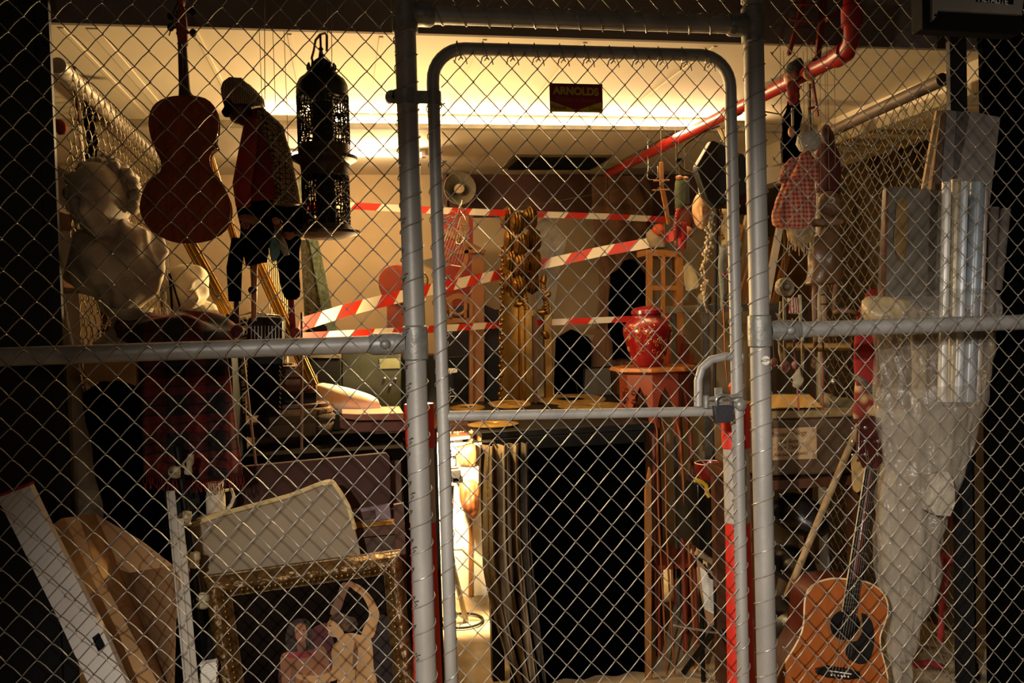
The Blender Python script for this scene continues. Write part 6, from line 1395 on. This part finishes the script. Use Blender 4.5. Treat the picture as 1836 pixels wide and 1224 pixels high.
# ---- big plastic-wrapped bundle
bn = thing('plastic_bundle', 'tall bundle of tubes wrapped in crinkled clear plastic standing at the right behind the guitar', 'bundle', V(1640, 1224, .3))
Yb2 = .30
brow = [(512, 1690, 1760), (530, 1600, 1777), (556, 1566, 1780), (600, 1570, 1774), (640, 1572, 1768), (690, 1570, 1758), (735, 1566, 1754), (790, 1572, 1738), (840, 1575, 1722), (900, 1573, 1705), (960, 1568, 1685), (1015, 1572, 1680), (1064, 1578, 1673), (1130, 1585, 1646), (1180, 1590, 1632), (1240, 1590, 1630), (1560, 1590, 1636)]
def wrap(mb, sd):        # long pulled folds, plus a few horizontal gathers
    for v in mb.v:
        q = Vector((v.x*34, v.y*34, v.z*3.2+sd)); n = 1-abs(noise.noise(q))*2; g = noise.noise(Vector((v.x*9, v.y*9, v.z*14+sd)))
        c = Vector((0, -1, 0)); v.y += -.014*n-.016*g; v.x += .009*noise.noise(q+Vector((7, 3, 1)))+.006*g
    return mb
core = mat('bundle_paper', '9A8C76', .7, 0, 6, .4, .5, 9)
loft([(y, a+9, b2-9) for y, a, b2 in brow if y >= 730], Yb2+.02, .35, 60, .022, 9, .05, 9, 4).build('wrapped_core', core, bn, sharp=180)
loft([(y, 1632+(y-560)*.01, 1660) for y in (556, 640, 740)], Yb2+.02, .5, 24, .006, 9).build('core_tube', mat('cream_tube', '9A8460', .7), bn, sharp=180)
wrap(loft(brow, Yb2, .55, 150, 0, 13, .03, 11, 10), 1).build('outer_wrap', plastic_w, bn, sharp=180)
wrap(loft([(y, a+4, b2-3) for y, a, b2 in brow if 690 <= y <= 1180], Yb2, .5, 130, 0, 19, .04, 13, 9), 2).build('inner_wrap', plastic_w, bn, sharp=180)
rows2 = [(528, 1556, 1580), (536, 1548, 1624), (560, 1546, 1640), (582, 1560, 1640)]
loft(rows2, .26, .5, 50, .014, 18, .04, 8).build('folded_end', mat('cream_wrap', 'A8946E', .3, 0, 10, .2, .8, 18), bn, sharp=180)
MB().prism(PO(smooth_loop([(1672, 850), (1700, 846), (1712, 880), (1704, 925), (1655, 912), (1662, 880)], 2), .17), (0, .01, 0)).build('crumpled_patch', mat('crumpled_white', 'A89E8C', .5, 0, 20, .3, 1.0, 30), bn)
# ---- right background: pipes, ledge, red chair
for i, (x0, x1, y0, y1, Y, r_, col_, lb) in enumerate(((1738, 1735, 700, 1212, .62, 15, '4A4E4C', 'grey-green vertical steel pipe right of the plastic bundle'), (1798, 1796, 560, 1230, .75, 22, '16110F', 'black vertical pipe at the right edge, left of the pair'), (1832, 1832, 560, 1230, .8, 14, '1C1512', 'black vertical pipe at the very right edge'))):
    t = thing('vertical_pipe', lb, 'pipe', V(x1, y1, Y)); A, B_ = V(x0, y0, Y), V(x1, y1, Y)
    mt_ = mat('pipe_'+['grey', 'black', 'soot'][i], col_, .5, .2, 10, .4)
    A = Vector((B_.x, B_.y, 1.9)); MB().tube([A, B_], m(r_, x0, Y), 20).build('pipe_tube', mt_, t)
    mb = MB()
    for z in (B_.z+.02, B_.z+.35, B_.z+.8): mb.tube([Vector((B_.x, B_.y, z)), Vector((B_.x, B_.y, z+.03))], m(r_+3, x0, Y), 20)
    mb.build('collar', mt_, t)
zl = V(1740, 1212, .62).z
lgd = thing('stone_ledge', 'low rubble ledge along the bottom right edge with a whitened top', 'ledge', V(1750, 1215, .7))
def rub(u, v):
    P = Vector((V(1640, 1215, .5).x+u*1.0, .48+v*.5, zl-.0)); return P+Vector((0, 0, .02*noise.noise(P*9)-.004))
MB().grid(rub, 60, 24).build('rubble_top', mat('whitened_rubble', '8A7E6C', .9, 0, 14, .6, .8, 30), lgd, solid=.01)
MB().box((V(1640, 1215, .5).x+.5, .73, (zl-.02)/2), (1.0, .48, zl-.03)).build('ledge_body', concrete, lgd)
rc = thing('red_frame_chair', 'dark chair with red frame glimpsed between bundle and grey pipe', 'chair', V(1705, 1000, .55))
MB().tube(PO([(1686, 1150), (1690, 1080), (1700, 1010), (1714, 990), (1714, 960), (1700, 930), (1706, 900)], .6), .012, 10).build('frame_tube', red_cloth, rc)
sprism('seat', [(1684, 1000), (1712, 996), (1712, 1008), (1684, 1020)], .52, .1, red_cloth, rc, bevel=.004)
MB().tube(PO([(1640, 1192), (1665, 1188), (1690, 1196)], .56), .012, 10).build('foot_rail', red_cloth, rc)
# ---- lamp box at the top right
mbx = thing('lighting_box', 'white and black flood light housing with a brand strip in the top right corner', 'light fitting', V(1750, 10, -.3))
Y = -.20
sprism('housing_face', [(1672, -80), (1846, -66), (1832, 26), (1682, 18), (1680, 28), (1672, 38)], Y, .02, mat('dusty_enamel', '8A8278', .5, 0, 10, .15), mbx, bevel=.001)
sprism('black_hood', [(1654, -80), (1672, -80), (1672, 38), (1681, 19), (1832, 27), (1840, 50), (1830, 62), (1655, 52)], Y+.01, .05, blackm, mbx, bevel=.004)
sprism('name_strip', [(1750, -12), (1818, -8), (1817, 8), (1750, 3)], Y-.001, .001, blackm, mbx)
text('strip_lettering', 'METALITE', 1754, 2, Y-.003, 60, mat('strip_white', 'B8B0A4', .5), mbx, bold=.03, lean=-.07, hscale=1.1)
MB().lathe(V(1677, 27, Y-.002), [(0, 0), (.003, 0), (.003, .003), (0, .003)], 10, rotm(math.pi/2)).build('screw', blackm, mbx)
MB().box((V(1750, -90, -.1).x, -.06, 2.62), (.05, .3, .05)).build('mounting_arm', blackm, mbx)
# ---- things on the floor and trolley behind the right stile
bw = thing('red_bowl', 'small dark red bowl with a white lip on the trolley behind the right bollard', 'bowl', V(1272, 862, 1.1))
c = V(1273, 863, 1.05); k = m(1, 1273, 1.05)
MB().lathe(c, [(0, 0), (14*k, 0), (24*k, 16*k), (27*k, 34*k), (25*k, 34*k), (20*k, 14*k), (0, 3*k)], 30).build('bowl', mat('wine_glaze', '6E1014', .25, coat=.5), bw); MB().torus(c+Vector((0, 0, 34*k)), 26*k, .002, 30, 6, rotm(math.pi/2)).build('lip', plaster, bw)
tr = thing('trolley', 'black trolley frame with dark panel behind the right bollard', 'trolley', V(1275, 1000, 1.1))
sprism('panel', [(1250, 868), (1300, 872), (1300, 1010), (1252, 984)], 1.05, .25, mat('dark_glass', '14120F', .2, 0, 8, .3), tr, bevel=.004)
MB().tube(PO([(1246, 862), (1300, 868)], 1.03), .012, 12).build('top_bar', mat('umber_metal', '3A3020', .5, .4), tr)
MB().tube(PO([(1248, 990), (1272, 1004), (1300, 1022)], 1.02), .012, 12).build('lower_bar', mat('tan_metal', '8A7A5C', .5), tr)
MB().tube(PO([(1278, 898), (1277, 930), (1280, 955)], 1.03), .0022, 6).build('bright_wire', screw, tr)
for x in (1256, 1298): P = V(x, 1000, 1.1); MB().tube([P, Vector((P.x, P.y, 0))], .009, 10).build('leg', blackm, tr)
tag(MB().tube(PO([(1246, 860), (1258, 864), (1266, 870), (1268, 884), (1272, 890)], 1.0), m(4.2, 1260, 1.0), 12).build('yellow_clamp', mat('yellow_enamel', 'C89A1E', .35)), 'bright yellow clamp handle in front of the red bowl', 'clamp')
cb2 = thing('clipboard', 'clipboard holding a printed white sheet hanging below the trolley', 'clipboard', V(1275, 1060, 1.0))
sprism('board', [(1250, 1004), (1298, 1040), (1300, 1112), (1270, 1124), (1256, 1060)], .99, .006, card, cb2); sprism('sheet', [(1255, 1016), (1296, 1046), (1294, 1108), (1264, 1092)], .985, .002, paper, cb2)
mb = MB()
for i in range(14): mb.prism(PO([(1268+i*.5, 1032+i*4.6), (1292, 1050+i*3.8), (1292, 1051+i*3.8), (1268+i*.5, 1033.2+i*4.6)], .984), (0, .0005, 0))
mb.build('printed_lines', mat('grey_print', '7A705E', .7), cb2); MB().tube(PO([(1262, 1012), (1274, 1034), (1296, 1046)], .982), .006, 8).build('clip', black_sat, cb2)
tp = thing('tripod', 'black folded tripod on the floor behind the right bollard', 'tripod', V(1270, 1150, .95))
a0 = V(1288, 1120, .95); fA = atz(1226, 1205, .01); fB = Vector((a0.x+.12, a0.y+.2, .01)); fC = Vector((a0.x+.1, a0.y-.15, .01))
for q in (fA, fB, fC): MB().tube([a0, a0.lerp(q, .5), q], [.014, .012, .012], 10).build('leg', black_sat, tp)
MB().tube([a0, a0+Vector((0, 0, .15))], .016, 12).build('centre_column', black_sat, tp)
tag(MB().tube([V(1206, 1120, .97), V(1276, 1133, .94), V(1292, 1134, .94)], .0045, 8).build('aluminium_rod', screw), 'short bright rod sticking out left of the tripod', 'rod')
